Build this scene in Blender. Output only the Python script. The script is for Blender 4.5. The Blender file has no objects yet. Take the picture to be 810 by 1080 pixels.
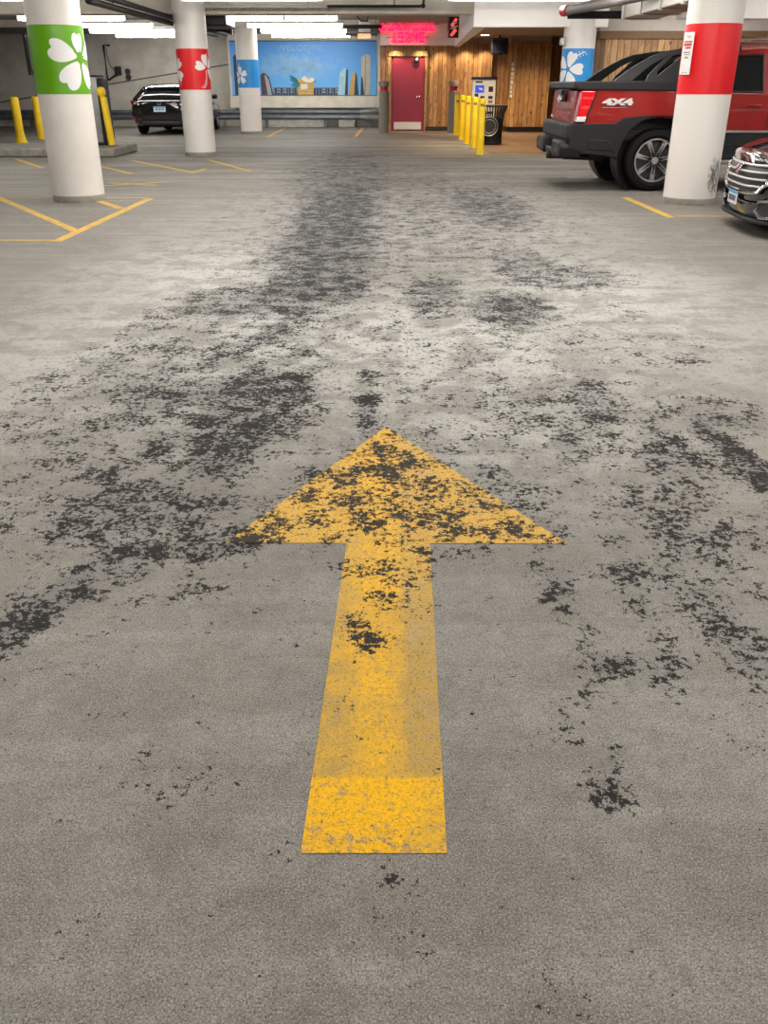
import bpy, bmesh, math, random
import numpy as np
from mathutils import Vector, Matrix
random.seed(7)
sc = bpy.context.scene
COL = sc.collection
PI = math.pi
R = math.radians

# ---------------------------------------------------------------- helpers
def tag(o, label=None, cat=None, group=None, kind=None):
    if label: o['label'] = label
    if cat: o['category'] = cat
    if group: o['group'] = group
    if kind: o['kind'] = kind
    return o

def empty(name, loc=(0, 0, 0), rz=0, label=None, cat=None, group=None):
    o = bpy.data.objects.new(name, None); COL.objects.link(o)
    o.empty_display_size = .1
    o.location = loc; o.rotation_euler = (0, 0, rz)
    return tag(o, label, cat, group)

def obj(name, bm, mat, parent=None, sharp=35, bevel=0, seg=2):
    bmesh.ops.recalc_face_normals(bm, faces=bm.faces[:])
    me = bpy.data.meshes.new(name); bm.to_mesh(me); bm.free()
    mats = mat if isinstance(mat, (list, tuple)) else [mat]
    for m in mats: me.materials.append(m)
    if sharp:
        me.shade_smooth()
        me.set_sharp_from_angle(angle=R(sharp))
    o = bpy.data.objects.new(name, me); COL.objects.link(o)
    if parent: o.parent = parent
    if bevel:
        md = o.modifiers.new('Bevel', 'BEVEL'); md.width = bevel; md.segments = seg
        md.limit_method = 'ANGLE'; md.angle_limit = R(30)
    return o

def copy_tree(o, parent=None):
    c = o.copy(); COL.objects.link(c)
    if parent: c.parent = parent
    for ch in list(o.children): copy_tree(ch, c)
    return c

def NB(): return bmesh.new()

def box(bm, c, s, rz=0, mi=0, M=None):
    r = bmesh.ops.create_cube(bm, size=1)
    vs = r['verts']
    mt = Matrix.Translation(c) @ Matrix.Rotation(rz, 4, 'Z') @ Matrix.Diagonal((s[0], s[1], s[2], 1))
    if M: mt = M @ mt
    bmesh.ops.transform(bm, matrix=mt, verts=vs)
    if mi:
        for f in set(f for v in vs for f in v.link_faces): f.material_index = mi
    return bm

def box2(bm, a, b, **k):
    return box(bm, [(a[i]+b[i])/2 for i in range(3)], [abs(b[i]-a[i]) for i in range(3)], **k)

def cyl(bm, p0, p1, r, r2=None, n=16, caps=True):
    p0 = Vector(p0); p1 = Vector(p1); d = p1-p0
    q = d.to_track_quat('Z', 'Y').to_matrix().to_4x4()
    m = Matrix.Translation((p0+p1)/2) @ q
    bmesh.ops.create_cone(bm, cap_ends=caps, segments=n, radius1=r, radius2=r if r2 is None else r2, depth=d.length, matrix=m)
    return bm

def lathe(bm, prof, n=24, M=None, axis='Z', cap=True):
    """prof: list of (r, h) about the axis"""
    rings = []
    for r, h in prof:
        ring = []
        for i in range(n):
            a = 2*PI*i/n
            if axis == 'Z': p = Vector((r*math.cos(a), r*math.sin(a), h))
            else: p = Vector((r*math.cos(a), h, r*math.sin(a)))
            if M: p = M @ p
            ring.append(bm.verts.new(p))
        rings.append(ring)
    for a, b in zip(rings, rings[1:]):
        for i in range(n):
            bm.faces.new((a[i], a[(i+1) % n], b[(i+1) % n], b[i]))
    if cap and prof[0][0] > 1e-6: bm.faces.new(rings[0])
    if cap and prof[-1][0] > 1e-6: bm.faces.new(rings[-1])
    return bm

def tube(bm, pts, r, n=8, closed=False, flat=1.0):
    pts = [Vector(p) for p in pts]; m = len(pts); rings = []
    up = Vector((0, 0, 1))
    for i, p in enumerate(pts):
        if closed: t = pts[(i+1) % m]-pts[i-1]
        else: t = pts[min(i+1, m-1)]-pts[max(i-1, 0)]
        t.normalize()
        s = t.cross(up)
        if s.length < .05: s = t.cross(Vector((1, 0, 0)))
        s.normalize(); u = s.cross(t)
        rr = r[i] if isinstance(r, (list, tuple)) else r
        rings.append([bm.verts.new(p+s*math.cos(2*PI*k/n)*rr*flat+u*math.sin(2*PI*k/n)*rr) for k in range(n)])
    rg = list(zip(rings, rings[1:]))
    if closed: rg.append((rings[-1], rings[0]))
    for a, b in rg:
        for k in range(n):
            bm.faces.new((a[k], a[(k+1) % n], b[(k+1) % n], b[k]))
    if not closed:
        bm.faces.new(rings[0]); bm.faces.new(rings[-1])
    return bm

def prism(bm, poly, f, t):
    """poly of 2D points, f maps (u, v, depth) to a 3D point, t thickness"""
    a = [bm.verts.new(f(u, v, 0)) for u, v in poly]
    b = [bm.verts.new(f(u, v, t)) for u, v in poly]
    bm.faces.new(a); bm.faces.new(b[::-1])
    n = len(poly)
    for i in range(n): bm.faces.new((a[i], a[(i+1) % n], b[(i+1) % n], b[i]))
    return bm

def loft(bm, rings, caps=True):
    rr = [[bm.verts.new(p) for p in ring] for ring in rings]
    n = len(rr[0])
    for a, b in zip(rr, rr[1:]):
        for i in range(n): bm.faces.new((a[i], a[(i+1) % n], b[(i+1) % n], b[i]))
    if caps: bm.faces.new(rr[0]); bm.faces.new(rr[-1])
    return bm

def text_obj(name, s, size, mat, parent, M, ext=.002, bold=0.0, sx=1.0):
    cu = bpy.data.curves.new(name, 'FONT'); cu.body = s; cu.size = size
    cu.align_x = 'CENTER'; cu.align_y = 'CENTER'; cu.extrude = ext; cu.offset = bold; cu.resolution_u = 3
    tmp = bpy.data.objects.new(name, cu); COL.objects.link(tmp)
    dg = bpy.context.evaluated_depsgraph_get()
    me = bpy.data.meshes.new_from_object(tmp.evaluated_get(dg))
    bpy.data.objects.remove(tmp)
    me.transform(M @ Matrix.Diagonal((sx, 1, 1, 1)))
    me.materials.clear(); me.materials.append(mat)
    o = bpy.data.objects.new(name, me); COL.objects.link(o); o.parent = parent
    return o

# a text standing upright, read from -Y
FACE = Matrix.Rotation(R(90), 4, 'X')

# ---------------------------------------------------------------- materials
class NT:
    def __init__(s, name):
        s.m = bpy.data.materials.new(name); s.m.use_nodes = True
        s.t = s.m.node_tree; s.n = s.t.nodes; s.n.clear()
        s.out = s.n.new('ShaderNodeOutputMaterial')
        s.b = s.n.new('ShaderNodeBsdfPrincipled'); s.l(s.b.outputs[0], s.out.inputs[0])
    def l(s, a, b): s.t.links.new(a, b)
    def set(s, inp, v):
        if isinstance(v, (int, float)): inp.default_value = v
        elif isinstance(v, tuple): inp.default_value = C(*v[:3])
        else: s.l(v, inp)
    def coord(s, scale=(1, 1, 1), loc=(0, 0, 0), rot=(0, 0, 0)):
        c = s.n.new('ShaderNodeTexCoord'); m = s.n.new('ShaderNodeMapping')
        m.inputs['Scale'].default_value = scale; m.inputs['Location'].default_value = loc; m.inputs['Rotation'].default_value = rot
        s.l(c.outputs['Object'], m.inputs[0]); return m.outputs[0]
    def noise(s, vec, scale, detail=4, rough=.55, dist=0, out='Fac'):
        n = s.n.new('ShaderNodeTexNoise'); n.inputs['Scale'].default_value = scale
        n.inputs['Detail'].default_value = detail; n.inputs['Roughness'].default_value = rough
        n.inputs['Distortion'].default_value = dist; s.l(vec, n.inputs['Vector']); return n.outputs[out]
    def math(s, op, a, b=0.0, c=0.0, clamp=False):
        n = s.n.new('ShaderNodeMath'); n.operation = op; n.use_clamp = clamp
        for i, v in enumerate((a, b, c)):
            s.set(n.inputs[i], v)
        return n.outputs[0]
    def step(s, v, lo, hi, a=0.0, b=1.0):
        n = s.n.new('ShaderNodeMapRange'); n.interpolation_type = 'SMOOTHSTEP'
        for i, x in enumerate((v, lo, hi, a, b)): s.set(n.inputs[i], x)
        return n.outputs[0]
    def mix(s, f, a, b, mode='MIX'):
        n = s.n.new('ShaderNodeMix'); n.data_type = 'RGBA'; n.blend_type = mode
        s.set(n.inputs[0], f)
        for i, v in ((6, a), (7, b)):
            if isinstance(v, tuple): n.inputs[i].default_value = (*v[:3], 1)
            else: s.l(v, n.inputs[i])
        return n.outputs[2]
    def bump(s, h, strength=.3, dist=.01):
        n = s.n.new('ShaderNodeBump'); n.inputs['Strength'].default_value = strength; n.inputs['Distance'].default_value = dist
        s.l(h, n.inputs['Height']); s.l(n.outputs[0], s.b.inputs['Normal'])
    def attr(s, name):
        n = s.n.new('ShaderNodeAttribute'); n.attribute_name = name; return n.outputs['Fac']
    def base(s, v): s.set(s.b.inputs['Base Color'], v)
    def rough(s, v): s.set(s.b.inputs['Roughness'], v)

def C(*c): return (*c, 1.0)

def mat(name, color, rough=.5, metal=0.0, var=.12, scale=6, bump=0.0, coat=0.0, emit=0.0, ecol=None, spec=.5):
    t = NT(name)
    v = t.coord()
    n = t.noise(v, scale, 4)
    dark = tuple(c*(1-var) for c in color); light = tuple(min(1, c*(1+var*.6)) for c in color)
    t.base(t.mix(t.step(n, .3, .7), dark, light))
    t.rough(t.step(n, .3, .7, max(0, rough-.05), min(1, rough+.06)))
    t.b.inputs['Metallic'].default_value = metal
    t.b.inputs['Coat Weight'].default_value = coat; t.b.inputs['Coat Roughness'].default_value = .05
    t.b.inputs['Specular IOR Level'].default_value = spec
    if bump: t.bump(t.noise(v, scale*12, 3), bump, .004)
    if emit:
        t.b.inputs['Emission Color'].default_value = C(*(ecol or color)); t.b.inputs['Emission Strength'].default_value = emit
    return t.m

M = {}
M['col_white'] = mat('column_paint', (.74, .705, .67), .45, var=.05, scale=3, bump=.1)
M['col_green'] = mat('green_band_paint', (.13, .38, .008), .4, var=.07, scale=2)
M['col_red'] = mat('red_band_paint', (.74, .003, .008), .4, var=.06, scale=2)
M['col_blue'] = mat('blue_band_paint', (.02, .27, .68), .4, var=.06, scale=2)
M['flower'] = mat('flower_white_vinyl', (.80, .80, .80), .4, var=.02)
M['conc_dark'] = mat('bare_concrete', (.25, .235, .2), .8, var=.25, scale=9, bump=.3)
M['ceil'] = mat('ceiling_concrete', (.30, .285, .26), .9, var=.2, scale=2, bump=.2)
M['beam'] = mat('beam_concrete', (.70, .65, .57), .8, var=.12, scale=3, bump=.2)
M['joist'] = mat('dark_joist_steel', (.16, .155, .15), .7, var=.2)
M['white_paint'] = mat('white_drywall', (.88, .84, .82), .7, var=.03, scale=2)
M['lobby_ceiling'] = mat('lobby_ceiling_paint', (.36, .30, .27), .7, var=.05, scale=2)
M['rail'] = mat('grey_guard_rail_steel', (.13, .145, .17), .4, metal=.5, var=.15, scale=5)
M['black'] = mat('black_plastic', (.012, .012, .013), .45, var=.2)
M['black_metal'] = mat('black_metal', (.016, .016, .018), .6, var=.2, spec=.3)
M['rubber'] = mat('tyre_rubber', (.005, .005, .006), .8, var=.2, scale=30, spec=.2)
M['yellow'] = mat('yellow_bollard_paint', (.90, .60, .004), .4, var=.07, scale=5, bump=.05)
M['alu'] = mat('machined_aluminium', (.66, .66, .67), .25, metal=.9, var=.08)
M['alu_dark'] = mat('dark_wheel_pocket', (.05, .05, .055), .4, metal=.5)
M['silver'] = mat('bright_silver_badge', (.66, .66, .67), .3, metal=.25, var=.03)
M['chrome'] = mat('chrome', (.85, .85, .86), .08, metal=1.0, var=.03)
M['steel'] = mat('brushed_steel', (.42, .42, .42), .35, metal=.8, var=.1)
M['truck_red'] = mat('metallic_red_car_paint', (.27, .004, .001), .35, metal=.1, var=.0, coat=.45)
M['cladding'] = mat('charcoal_body_cladding', (.015, .016, .018), .6, var=.12, scale=12, bump=.1, spec=.3)
M['car_black'] = mat('black_car_paint', (.006, .006, .008), .12, var=.05, coat=1.0)
M['glass_dark'] = mat('dark_car_glass', (.008, .010, .011), .05, var=.05, coat=.5)
M['tail_red'] = mat('red_tail_lamp_lens', (.62, .006, .012), .12, var=.15, scale=20, coat=1.0)
M['tail_clear'] = mat('clear_lamp_lens', (.75, .72, .72), .12, var=.1, scale=20, coat=1.0)
M['plate'] = mat('licence_plate_white', (.70, .74, .80), .4, var=.05)
M['plate_blue'] = mat('licence_plate_blue', (.05, .30, .62), .4, var=.1)
M['ink'] = mat('dark_ink', (.03, .03, .05), .5, var=.05)
M['ink_red'] = mat('red_ink', (.55, .05, .05), .5, var=.05)
M['door_red'] = mat('burgundy_door_paint', (.30, .022, .055), .45, var=.06, scale=3)
M['kick'] = mat('door_kick_plate', (.72, .69, .66), .35, metal=.2, var=.05)
M['post'] = mat('grey_post_rope', (.21, .19, .17), .8, var=.2, scale=20, bump=.3)
M['post_red'] = mat('red_post_reflector', (.38, .012, .03), .4)
M['pipe_grey'] = mat('grey_pipe_paint', (.17, .155, .15), .65, var=.1, spec=.3)
M['duct'] = mat('painted_duct', (.50, .46, .41), .5, var=.08)
M['fixture'] = mat('white_fixture_enamel', (.72, .72, .70), .4, var=.03)
M['tube'] = mat('lit_fluorescent_tube', (1, 1, 1), .4, emit=25.0, ecol=(1.0, .965, .90))
M['downlight'] = mat('lit_downlight_lens', (1, .9, .75), .4, emit=6.0, ecol=(1, .82, .6))
M['neon'] = mat('red_neon_tube', (1, .02, .06), .4, emit=3.5, ecol=(1.0, .005, .05))
M['exit'] = mat('lit_exit_lettering', (1, .2, .1), .4, emit=3.0, ecol=(1.0, .16, .05))
M['sign_face'] = mat('white_sign_face', (.78, .77, .75), .4, var=.03)
M['screen'] = mat('dark_screen', (.01, .012, .03), .15, var=.3)
M['screen_blue'] = mat('lit_blue_screen', (.02, .06, .5), .3, emit=.5, ecol=(.02, .1, .9))
M['lobby_floor'] = mat('brown_lobby_floor', (.20, .125, .08), .4, var=.2, scale=3)

def wood_mat():
    t = NT('knotty_pine_planks'); v = t.coord()
    sp = t.n.new('ShaderNodeSeparateXYZ'); t.l(v, sp.inputs[0])
    u = t.math('ADD', sp.outputs[0], t.math('MULTIPLY', sp.outputs[1], .93))
    pid = t.math('FLOOR', t.math('DIVIDE', u, .135))
    wn = t.n.new('ShaderNodeTexWhiteNoise'); wn.noise_dimensions = '1D'; t.l(pid, wn.inputs['W'])
    cb = t.n.new('ShaderNodeCombineXYZ'); t.l(u, cb.inputs[0]); t.l(t.math('MULTIPLY', pid, 3.7), cb.inputs[1]); t.l(sp.outputs[2], cb.inputs[2])
    mp = t.n.new('ShaderNodeMapping'); mp.inputs['Scale'].default_value = (1, 1, .09); t.l(cb.outputs[0], mp.inputs[0])
    g = t.noise(mp.outputs[0], 30, 5, .6, .6)
    mk = t.n.new('ShaderNodeMapping'); mk.inputs['Scale'].default_value = (1, 1, .45); t.l(cb.outputs[0], mk.inputs[0])
    vo = t.n.new('ShaderNodeTexVoronoi'); vo.inputs['Scale'].default_value = 7.0; t.l(mk.outputs[0], vo.inputs['Vector'])
    knot = t.step(vo.outputs['Distance'], .07, .19, 1, 0)
    c = t.mix(wn.outputs['Value'], (.32, .155, .055), (.66, .40, .17))
    c = t.mix(t.step(g, .38, .7, .55, 0), c, (.22, .09, .03))
    c = t.mix(t.math('MULTIPLY', knot, .9), c, (.05, .018, .008))
    c = t.mix(t.step(t.noise(mk.outputs[0], 7, 4, .6), .52, .62, 0, .45), c, (.16, .065, .02))
    fr = t.math('FRACT', t.math('DIVIDE', u, .135))
    edge = t.math('MINIMUM', fr, t.math('SUBTRACT', 1.0, fr))
    groove = t.step(edge, .02, .07, 1, 0)
    c = t.mix(groove, c, (.045, .018, .008))
    t.base(c); t.rough(.5)
    t.bump(t.math('SUBTRACT', g, groove), .4, .006)
    return t.m
M['wood'] = wood_mat()

def wall_mat():
    t = NT('cast_concrete_wall'); v = t.coord()
    n = t.noise(v, 1.3, 5); n2 = t.noise(v, 14, 4)
    c = t.mix(t.step(n, .35, .65), (.40, .375, .33), (.53, .50, .445))
    c = t.mix(t.step(n2, .55, .75, 0, .35), c, (.30, .28, .25))
    sp = t.n.new('ShaderNodeSeparateXYZ'); t.l(v, sp.inputs[0])
    # sloped ramp joint
    d = t.math('ABSOLUTE', t.math('SUBTRACT', sp.outputs[2], t.math('MULTIPLY_ADD', sp.outputs[0], .146, 2.71)))
    c = t.mix(t.step(d, .012, .03, 1, 0), c, (.09, .08, .07))
    t.base(c); t.rough(.85); t.bump(n2, .3, .01)
    return t.m
M['wall'] = wall_mat()

def mural_mat():
    t = NT('sky_mural_print'); v = t.coord()
    n = t.noise(v, 1.6, 5, .6)
    sp = t.n.new('ShaderNodeSeparateXYZ'); t.l(v, sp.inputs[0])
    c = t.mix(t.step(sp.outputs[2], 0, 1.66), (.13, .43, .84), (.07, .31, .78))
    # cloud bank printed around the lettering
    dx = t.math('DIVIDE', t.math('SUBTRACT', sp.outputs[0], 2.25), 1.35)
    dz = t.math('DIVIDE', t.math('SUBTRACT', sp.outputs[2], .88), .42)
    d = t.math('ADD', t.math('MULTIPLY', dx, dx), t.math('MULTIPLY', dz, dz))
    cloud = t.step(t.math('SUBTRACT', t.noise(v, 3.2, 5, .6), t.math('MULTIPLY', d, .22)), .22, .55, 0, .55)
    c = t.mix(cloud, c, (.30, .48, .68))
    t.base(c); t.rough(.45)
    return t.m
M['mural'] = mural_mat()

# ---- floor: concrete, a worn dark film that survives as flakes
BLOBS= [(-0.94,16.87,0.778,3.815,0.42),(-0.54,10.67,0.384,2.89,0.8),(-0.54,8.01,0.497,1.43,0.55),(1.32,11.28,0.437,2.025,0.6),(0.67,11.49,0.512,4.55,0.35),(1.19,7.37,0.258,0.79,0.5),(-0.5,6.71,0.368,0.805,0.8),(-0.95,6.02,0.463,0.465,0.62),(-0.46,4.79,0.067,0.23,0.5),(-0.59,4.09,0.244,0.325,0.72),(-1.04,4.03,0.184,0.23,0.45),(-0.6,3.63,0.238,0.195,0.8),(-0.1,4.25,0.065,0.205,0.5),(-0.09,3.8,0.057,0.28,0.68),(-0.65,3.33,0.13,0.31,0.85),(-1.02,4.04,0.23,0.245,0.52),(-1.53,4.01,0.3,0.585,0.3),(-0.8,2.82,0.345,0.24,0.5),(-1.28,3.15,0.128,0.555,0.3),(-0.77,2.38,0.087,0.145,0.58),(-0.6,2.5,0.131,0.125,0.55),(-0.97,2.63,0.232,0.14,0.48),(-0.73,2.09,0.062,0.075,0.32),(-0.55,2.22,0.082,0.135,0.24),(-0.46,2.03,0.029,0.05,0.38),(-0.02,3.4,0.08,0.15,0.65),(0.21,2.62,0.052,0.11,0.8),(0.09,2.88,0.447,0.375,0.42),(0.02,2.39,0.142,0.12,0.6),(0.02,2.21,0.12,0.12,0.6),(-0.06,2.0,0.056,0.12,0.6),(-0.42,2.6,0.096,0.125,0.65),(0.51,2.59,0.091,0.11,0.62),(-0.01,3.12,0.213,0.235,0.45),(1.37,6.87,0.466,0.55,0.5),(0.37,6.2,0.233,0.67,0.5),(0.84,5.78,0.286,0.54,0.65),(1.58,5.75,0.11,0.265,0.35),(1.65,4.63,0.067,0.17,0.42),(1.37,4.86,0.539,0.345,0.2),(0.83,3.88,0.408,0.47,0.4),(0.97,3.91,0.1,0.385,0.55),(1.53,3.73,0.21,0.235,0.48),(0.15,4.6,0.173,1.08,0.26),(1.44,3.13,0.08,0.29,0.72),(1.16,3.28,0.146,0.32,0.52),(0.75,3.26,0.063,0.25,0.5),(1.0,2.81,0.153,0.185,0.4),(1.01,2.5,0.143,0.185,0.42),(0.77,2.45,0.055,0.13,0.48),(0.82,2.21,0.118,0.145,0.33),(0.51,2.28,0.049,0.215,0.5),(0.5,2.19,0.035,0.14,0.45),(0.74,2.19,0.049,0.165,0.42),(0.89,2.23,0.054,0.12,0.42),(0.96,1.92,0.068,0.16,0.58),(0.73,1.85,0.037,0.12,0.38),(0.55,1.91,0.049,0.13,0.28),(0.62,1.83,0.038,0.04,0.42),(0.49,1.73,0.077,0.065,0.38),(0.49,1.43,0.045,0.085,0.47),(0.44,1.56,0.05,0.045,0.27),(-0.0,1.09,0.065,0.07,0.2),(0.28,0.92,0.039,0.045,0.28),(-0.48,1.41,0.096,0.085,0.14),(0.09,11.47,1.635,6.16,0.26),(-0.47,13.12,0.661,7.565,0.42),(-0.95,4.13,0.675,1.545,0.34),(0.67,4.13,0.57,1.545,0.2),(1.08,3.19,0.401,1.07,0.24),(-0.71,3.83,0.385,0.77,0.42),(0.3,11.79,1.863,5.21,0.26),(-0.92,3.9,0.492,1.305,0.24),(0.93,2.54,0.285,0.705,0.2),(0.56,2.92,0.122,0.33,0.25)]
STROKES= [(-0.47,5.74,-0.92,4.52,0.1,0.081,0.55),(-1.37,6.01,-1.65,3.7,0.144,0.094,0.34),(-1.03,5.68,-1.2,3.36,0.149,0.095,0.33),(-0.84,3.52,-1.12,2.89,0.057,0.049,0.5),(-1.04,1.96,-0.93,2.21,0.067,0.073,0.8),(-0.94,2.21,-0.85,2.43,0.056,0.061,0.75),(1.39,3.63,1.42,2.89,0.055,0.045,0.68),(-0.78,19.29,-0.25,7.78,0.508,0.215,0.5),(-0.84,13.69,-0.71,6.94,0.422,0.224,0.45),(-1.01,1.89,-0.98,2.0,0.04,0.042,0.6)]


def wear_at(X, Y):
    w = np.zeros_like(X)
    for cx, cy, rx, ry, d in BLOBS:
        r = np.sqrt(((X-cx)/rx)**2+((Y-cy)/ry)**2)
        f = np.clip((1.6-r)/1.0, 0, 1); f = f*f*(3-2*f)
        w = np.maximum(w, d*f)+.12*np.minimum(w, d*f)
    for x1, y1, x2, y2, r1, r2, d in STROKES:
        dx, dy = x2-x1, y2-y1
        t = np.clip(((X-x1)*dx+(Y-y1)*dy)/(dx*dx+dy*dy), 0, 1)
        r = np.hypot(X-x1-t*dx, Y-y1-t*dy)/(r1+(r2-r1)*t)
        f = np.clip((1.6-r)/1.0, 0, 1); f = f*f*(3-2*f)
        w = np.maximum(w, d*f)+.12*np.minimum(w, d*f)
    return np.clip(w, 0, 1)

def bleach_at(X, Y):
    b = np.zeros_like(X)
    for cx, cy, rx, ry, d in [(.3, 5.2, 1.4, 1.9, 1.1), (-.6, 5.2, 1.0, 1.9, .9), (-1.2, 7, 1.3, 2.4, .8), (1.4, 6.2, 1.3, 2.2, .85), (0, 9.5, 2.4, 4, .6), (-1.6, 5.2, .9, 1.8, .6), (.5, 3.6, .9, .8, .55), (-1.2, 5.2, .8, .9, .45)]:
        r = np.sqrt(((X-cx)/rx)**2+((Y-cy)/ry)**2)
        b = np.maximum(b, d*np.clip(1.2-r, 0, 1))
    return b

def set_attrs(me, extra=None):
    n = len(me.vertices); co = np.empty(n*3); me.vertices.foreach_get('co', co); co = co.reshape(-1, 3)
    for nm, f in (('wear', wear_at), ('bleach', bleach_at)):
        a = me.attributes.new(nm, 'FLOAT', 'POINT')
        val = f(co[:, 0], co[:, 1])
        if extra and nm == 'wear': val = np.clip(val+extra(co), 0, 1)
        a.data.foreach_set('value', val.astype(np.float32))

def flake_mask(t, v):
    w = t.math('MINIMUM', t.math('MULTIPLY', t.attr('wear'), t.step(t.noise(v, 2.4, 5, .6, .5), .40, .60, .68, 1.38)), 1.0)
    d = t.n.new('ShaderNodeVectorMath'); d.operation = 'ADD'
    wob = t.noise(v, 60, 2, .5, 0, 'Color')
    sc_ = t.n.new('ShaderNodeVectorMath'); sc_.operation = 'SCALE'; sc_.inputs['Scale'].default_value = .012
    t.l(wob, sc_.inputs[0]); t.l(v, d.inputs[0]); t.l(sc_.outputs[0], d.inputs[1])
    fine = t.noise(d.outputs[0], 50, 7, .68, .25)
    mid = t.noise(v, 8, 5, .62, .3)
    tiny = t.noise(v, 150, 3, .6)
    s = t.math('ADD', t.math('MULTIPLY', fine, .50), t.math('ADD', t.math('MULTIPLY', mid, .32), t.math('MULTIPLY', tiny, .18)))
    thr = t.math('MULTIPLY_ADD', t.math('POWER', w, .55), -FL_B, FL_A)
    return t.step(t.math('SUBTRACT', s, thr), -.005, .008)
FL_A, FL_B = .602, .127

def concrete(t, v):
    n0 = t.noise(v, .55, 4, .6); n1 = t.noise(v, 3.2, 6, .65, .4); n2 = t.noise(v, 75, 4, .7); n3 = t.noise(v, 260, 2, .6)
    vs = t.coord((.25, 3.2, 1)); n4 = t.noise(vs, 1.5, 5, .6, .3)
    c = t.mix(t.step(n1, .38, .62), (.170, .158, .140), (.248, .237, .214))
    c = t.mix(t.step(n0, .38, .62, 0, .35), c, (.185, .18, .165))
    spx = t.n.new('ShaderNodeSeparateXYZ'); t.l(v, spx.inputs[0])
    vb = t.coord((.12, 1.1, 1), (3, 1, 0)); nb = t.noise(vb, 1.6, 6, .68, .5)
    farf = t.step(spx.outputs[1], 9, 17)
    c = t.mix(t.math('MULTIPLY', farf, .75), c, t.mix(t.step(nb, .42, .60), (.125, .12, .105), (.30, .295, .27)))
    nw = t.noise(v, 1.1, 4, .55, .6)
    c = t.mix(t.step(nw, .44, .60, 0, .35), c, (.20, .172, .150))
    c = t.mix(t.step(n4, .47, .62, 0, .25), c, (.36, .35, .325))
    c = t.mix(t.math('MULTIPLY', t.attr('bleach'), t.step(n1, .40, .56, .35, 1.0)), c, (.60, .595, .565))
    n5 = t.noise(v, 20, 7, .72); n6 = t.noise(v, 9, 5, .65, .5)
    c = t.mix(t.step(n5, .50, .64, 0, .40), c, (.115, .107, .096))
    c = t.mix(t.step(n5, .46, .36, 0, .18), c, (.38, .37, .345))
    c = t.mix(t.step(n6, .52, .62, 0, .20), c, (.15, .138, .122))
    c = t.mix(t.step(n2, .40, .60, .30, -.0), c, (.10, .093, .085))
    n7 = t.noise(v, 130, 4, .8)
    c = t.mix(t.step(n7, .52, .64, 0, .55), c, (.06, .054, .048))
    c = t.mix(t.step(n3, .53, .64, 0, .60), c, (.065, .058, .052))
    c = t.mix(t.step(n3, .34, .46, .45, 0), c, (.46, .44, .40))
    return c, n1, n2, n3

def spx_far(t, v):
    q = t.n.new('ShaderNodeSeparateXYZ'); t.l(v, q.inputs[0]); return q.outputs[1]

def floor_mat():
    t = NT('worn_garage_concrete'); v = t.coord()
    c, n1, n2, n3 = concrete(t, v)
    fm = flake_mask(t, v)
    # thin residual film around the flakes
    film = t.step(t.math('MULTIPLY', t.attr('wear'), t.noise(v, 48, 6, .75)), .12, .42, 0, .5)
    c = t.mix(film, c, (.12, .12, .118))
    fc = t.mix(t.step(spx_far(t, v), 3, 9), (.032, .030, .029), (.055, .057, .060))
    c = t.mix(fm, c, t.mix(t.step(n2, .40, .60), t.mix(.35, fc, (.01, .01, .01)), fc))
    t.base(c)
    t.rough(t.step(n1, .3, .7, .62, .80))
    t.set(t.b.inputs['Specular IOR Level'], t.math('MULTIPLY_ADD', fm, -.16, .18))
    t.bump(t.math('ADD', t.math('ADD', t.math('MULTIPLY', n2, .5), t.math('MULTIPLY', n3, .3)), t.math('MULTIPLY', fm, -.5)), .35, .004)
    return t.m

def yellow_paint(name, wearf=True):
    t = NT(name); v = t.coord()
    c, n1, n2, n3 = concrete(t, v)
    sp = t.n.new('ShaderNodeSeparateXYZ'); t.l(v, sp.inputs[0])
    n = t.noise(v, 7, 6, .7, .3)
    if wearf:
        strong = t.math('ADD', t.step(sp.outputs[1], 1.425, 1.44, .62, 0),
                        t.step(t.math('ABSOLUTE', t.math('ADD', sp.outputs[0], .02)), .02, .10, .38, 0))
        strong = t.math('ADD', strong, t.step(n, .4, .62, 0, .45), clamp=True)
        right = t.math('MULTIPLY', t.step(sp.outputs[0], .04, .07), t.step(sp.outputs[1], 1.44, 1.46))
        strong = t.math('SUBTRACT', strong, t.math('MULTIPLY', right, t.step(sp.outputs[1], 2.3, 2.1, 0, .25)), clamp=True)
        y = t.mix(strong, (.42, .275, .075), (.76, .41, .008))
        y = t.mix(t.step(sp.outputs[1], 1.9, 2.6, 0, .55), y, (.68, .40, .065))
        y = t.mix(t.step(n2, .50, .62, 0, .40), y, (.34, .21, .03))
        y = t.mix(t.step(n3, .54, .64, 0, .45), y, (.18, .11, .03))
        y = t.mix(t.step(t.noise(v, 130, 4, .8), .54, .66, 0, .6), y, (.12, .08, .03))
        thin = t.step(t.math('SUBTRACT', t.noise(v, 40, 6, .75), t.math('MULTIPLY', t.step(sp.outputs[1], 1.22, 1.33, 1, 0), .06)), .34, .45, .75, 0)
        thin2 = t.math('MULTIPLY', right, t.step(n, .45, .65, 0, .4))
        c = t.mix(t.math('SUBTRACT', 1.0, t.math('MAXIMUM', thin, thin2)), c, y)
        fm = flake_mask(t, v)
        c = t.mix(fm, c, t.mix(t.step(n2, .3, .7), (.012, .010, .009), (.036, .031, .024)))
    else:
        y = t.mix(t.step(n, .35, .65), (.50, .32, .07), (.70, .42, .06))
        c = t.mix(t.step(t.noise(v, 18, 5, .7), .34, .52, .25, .95), c, y)
    t.base(c); t.rough(.7); t.b.inputs['Specular IOR Level'].default_value = .12
    t.bump(t.math('ADD', n2, t.math('MULTIPLY', n3, .5)), .3, .003)
    return t.m
M['floor'] = floor_mat(); M['arrow'] = yellow_paint('worn_yellow_arrow_paint'); M['line'] = yellow_paint('faded_yellow_line_paint', False)
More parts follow.
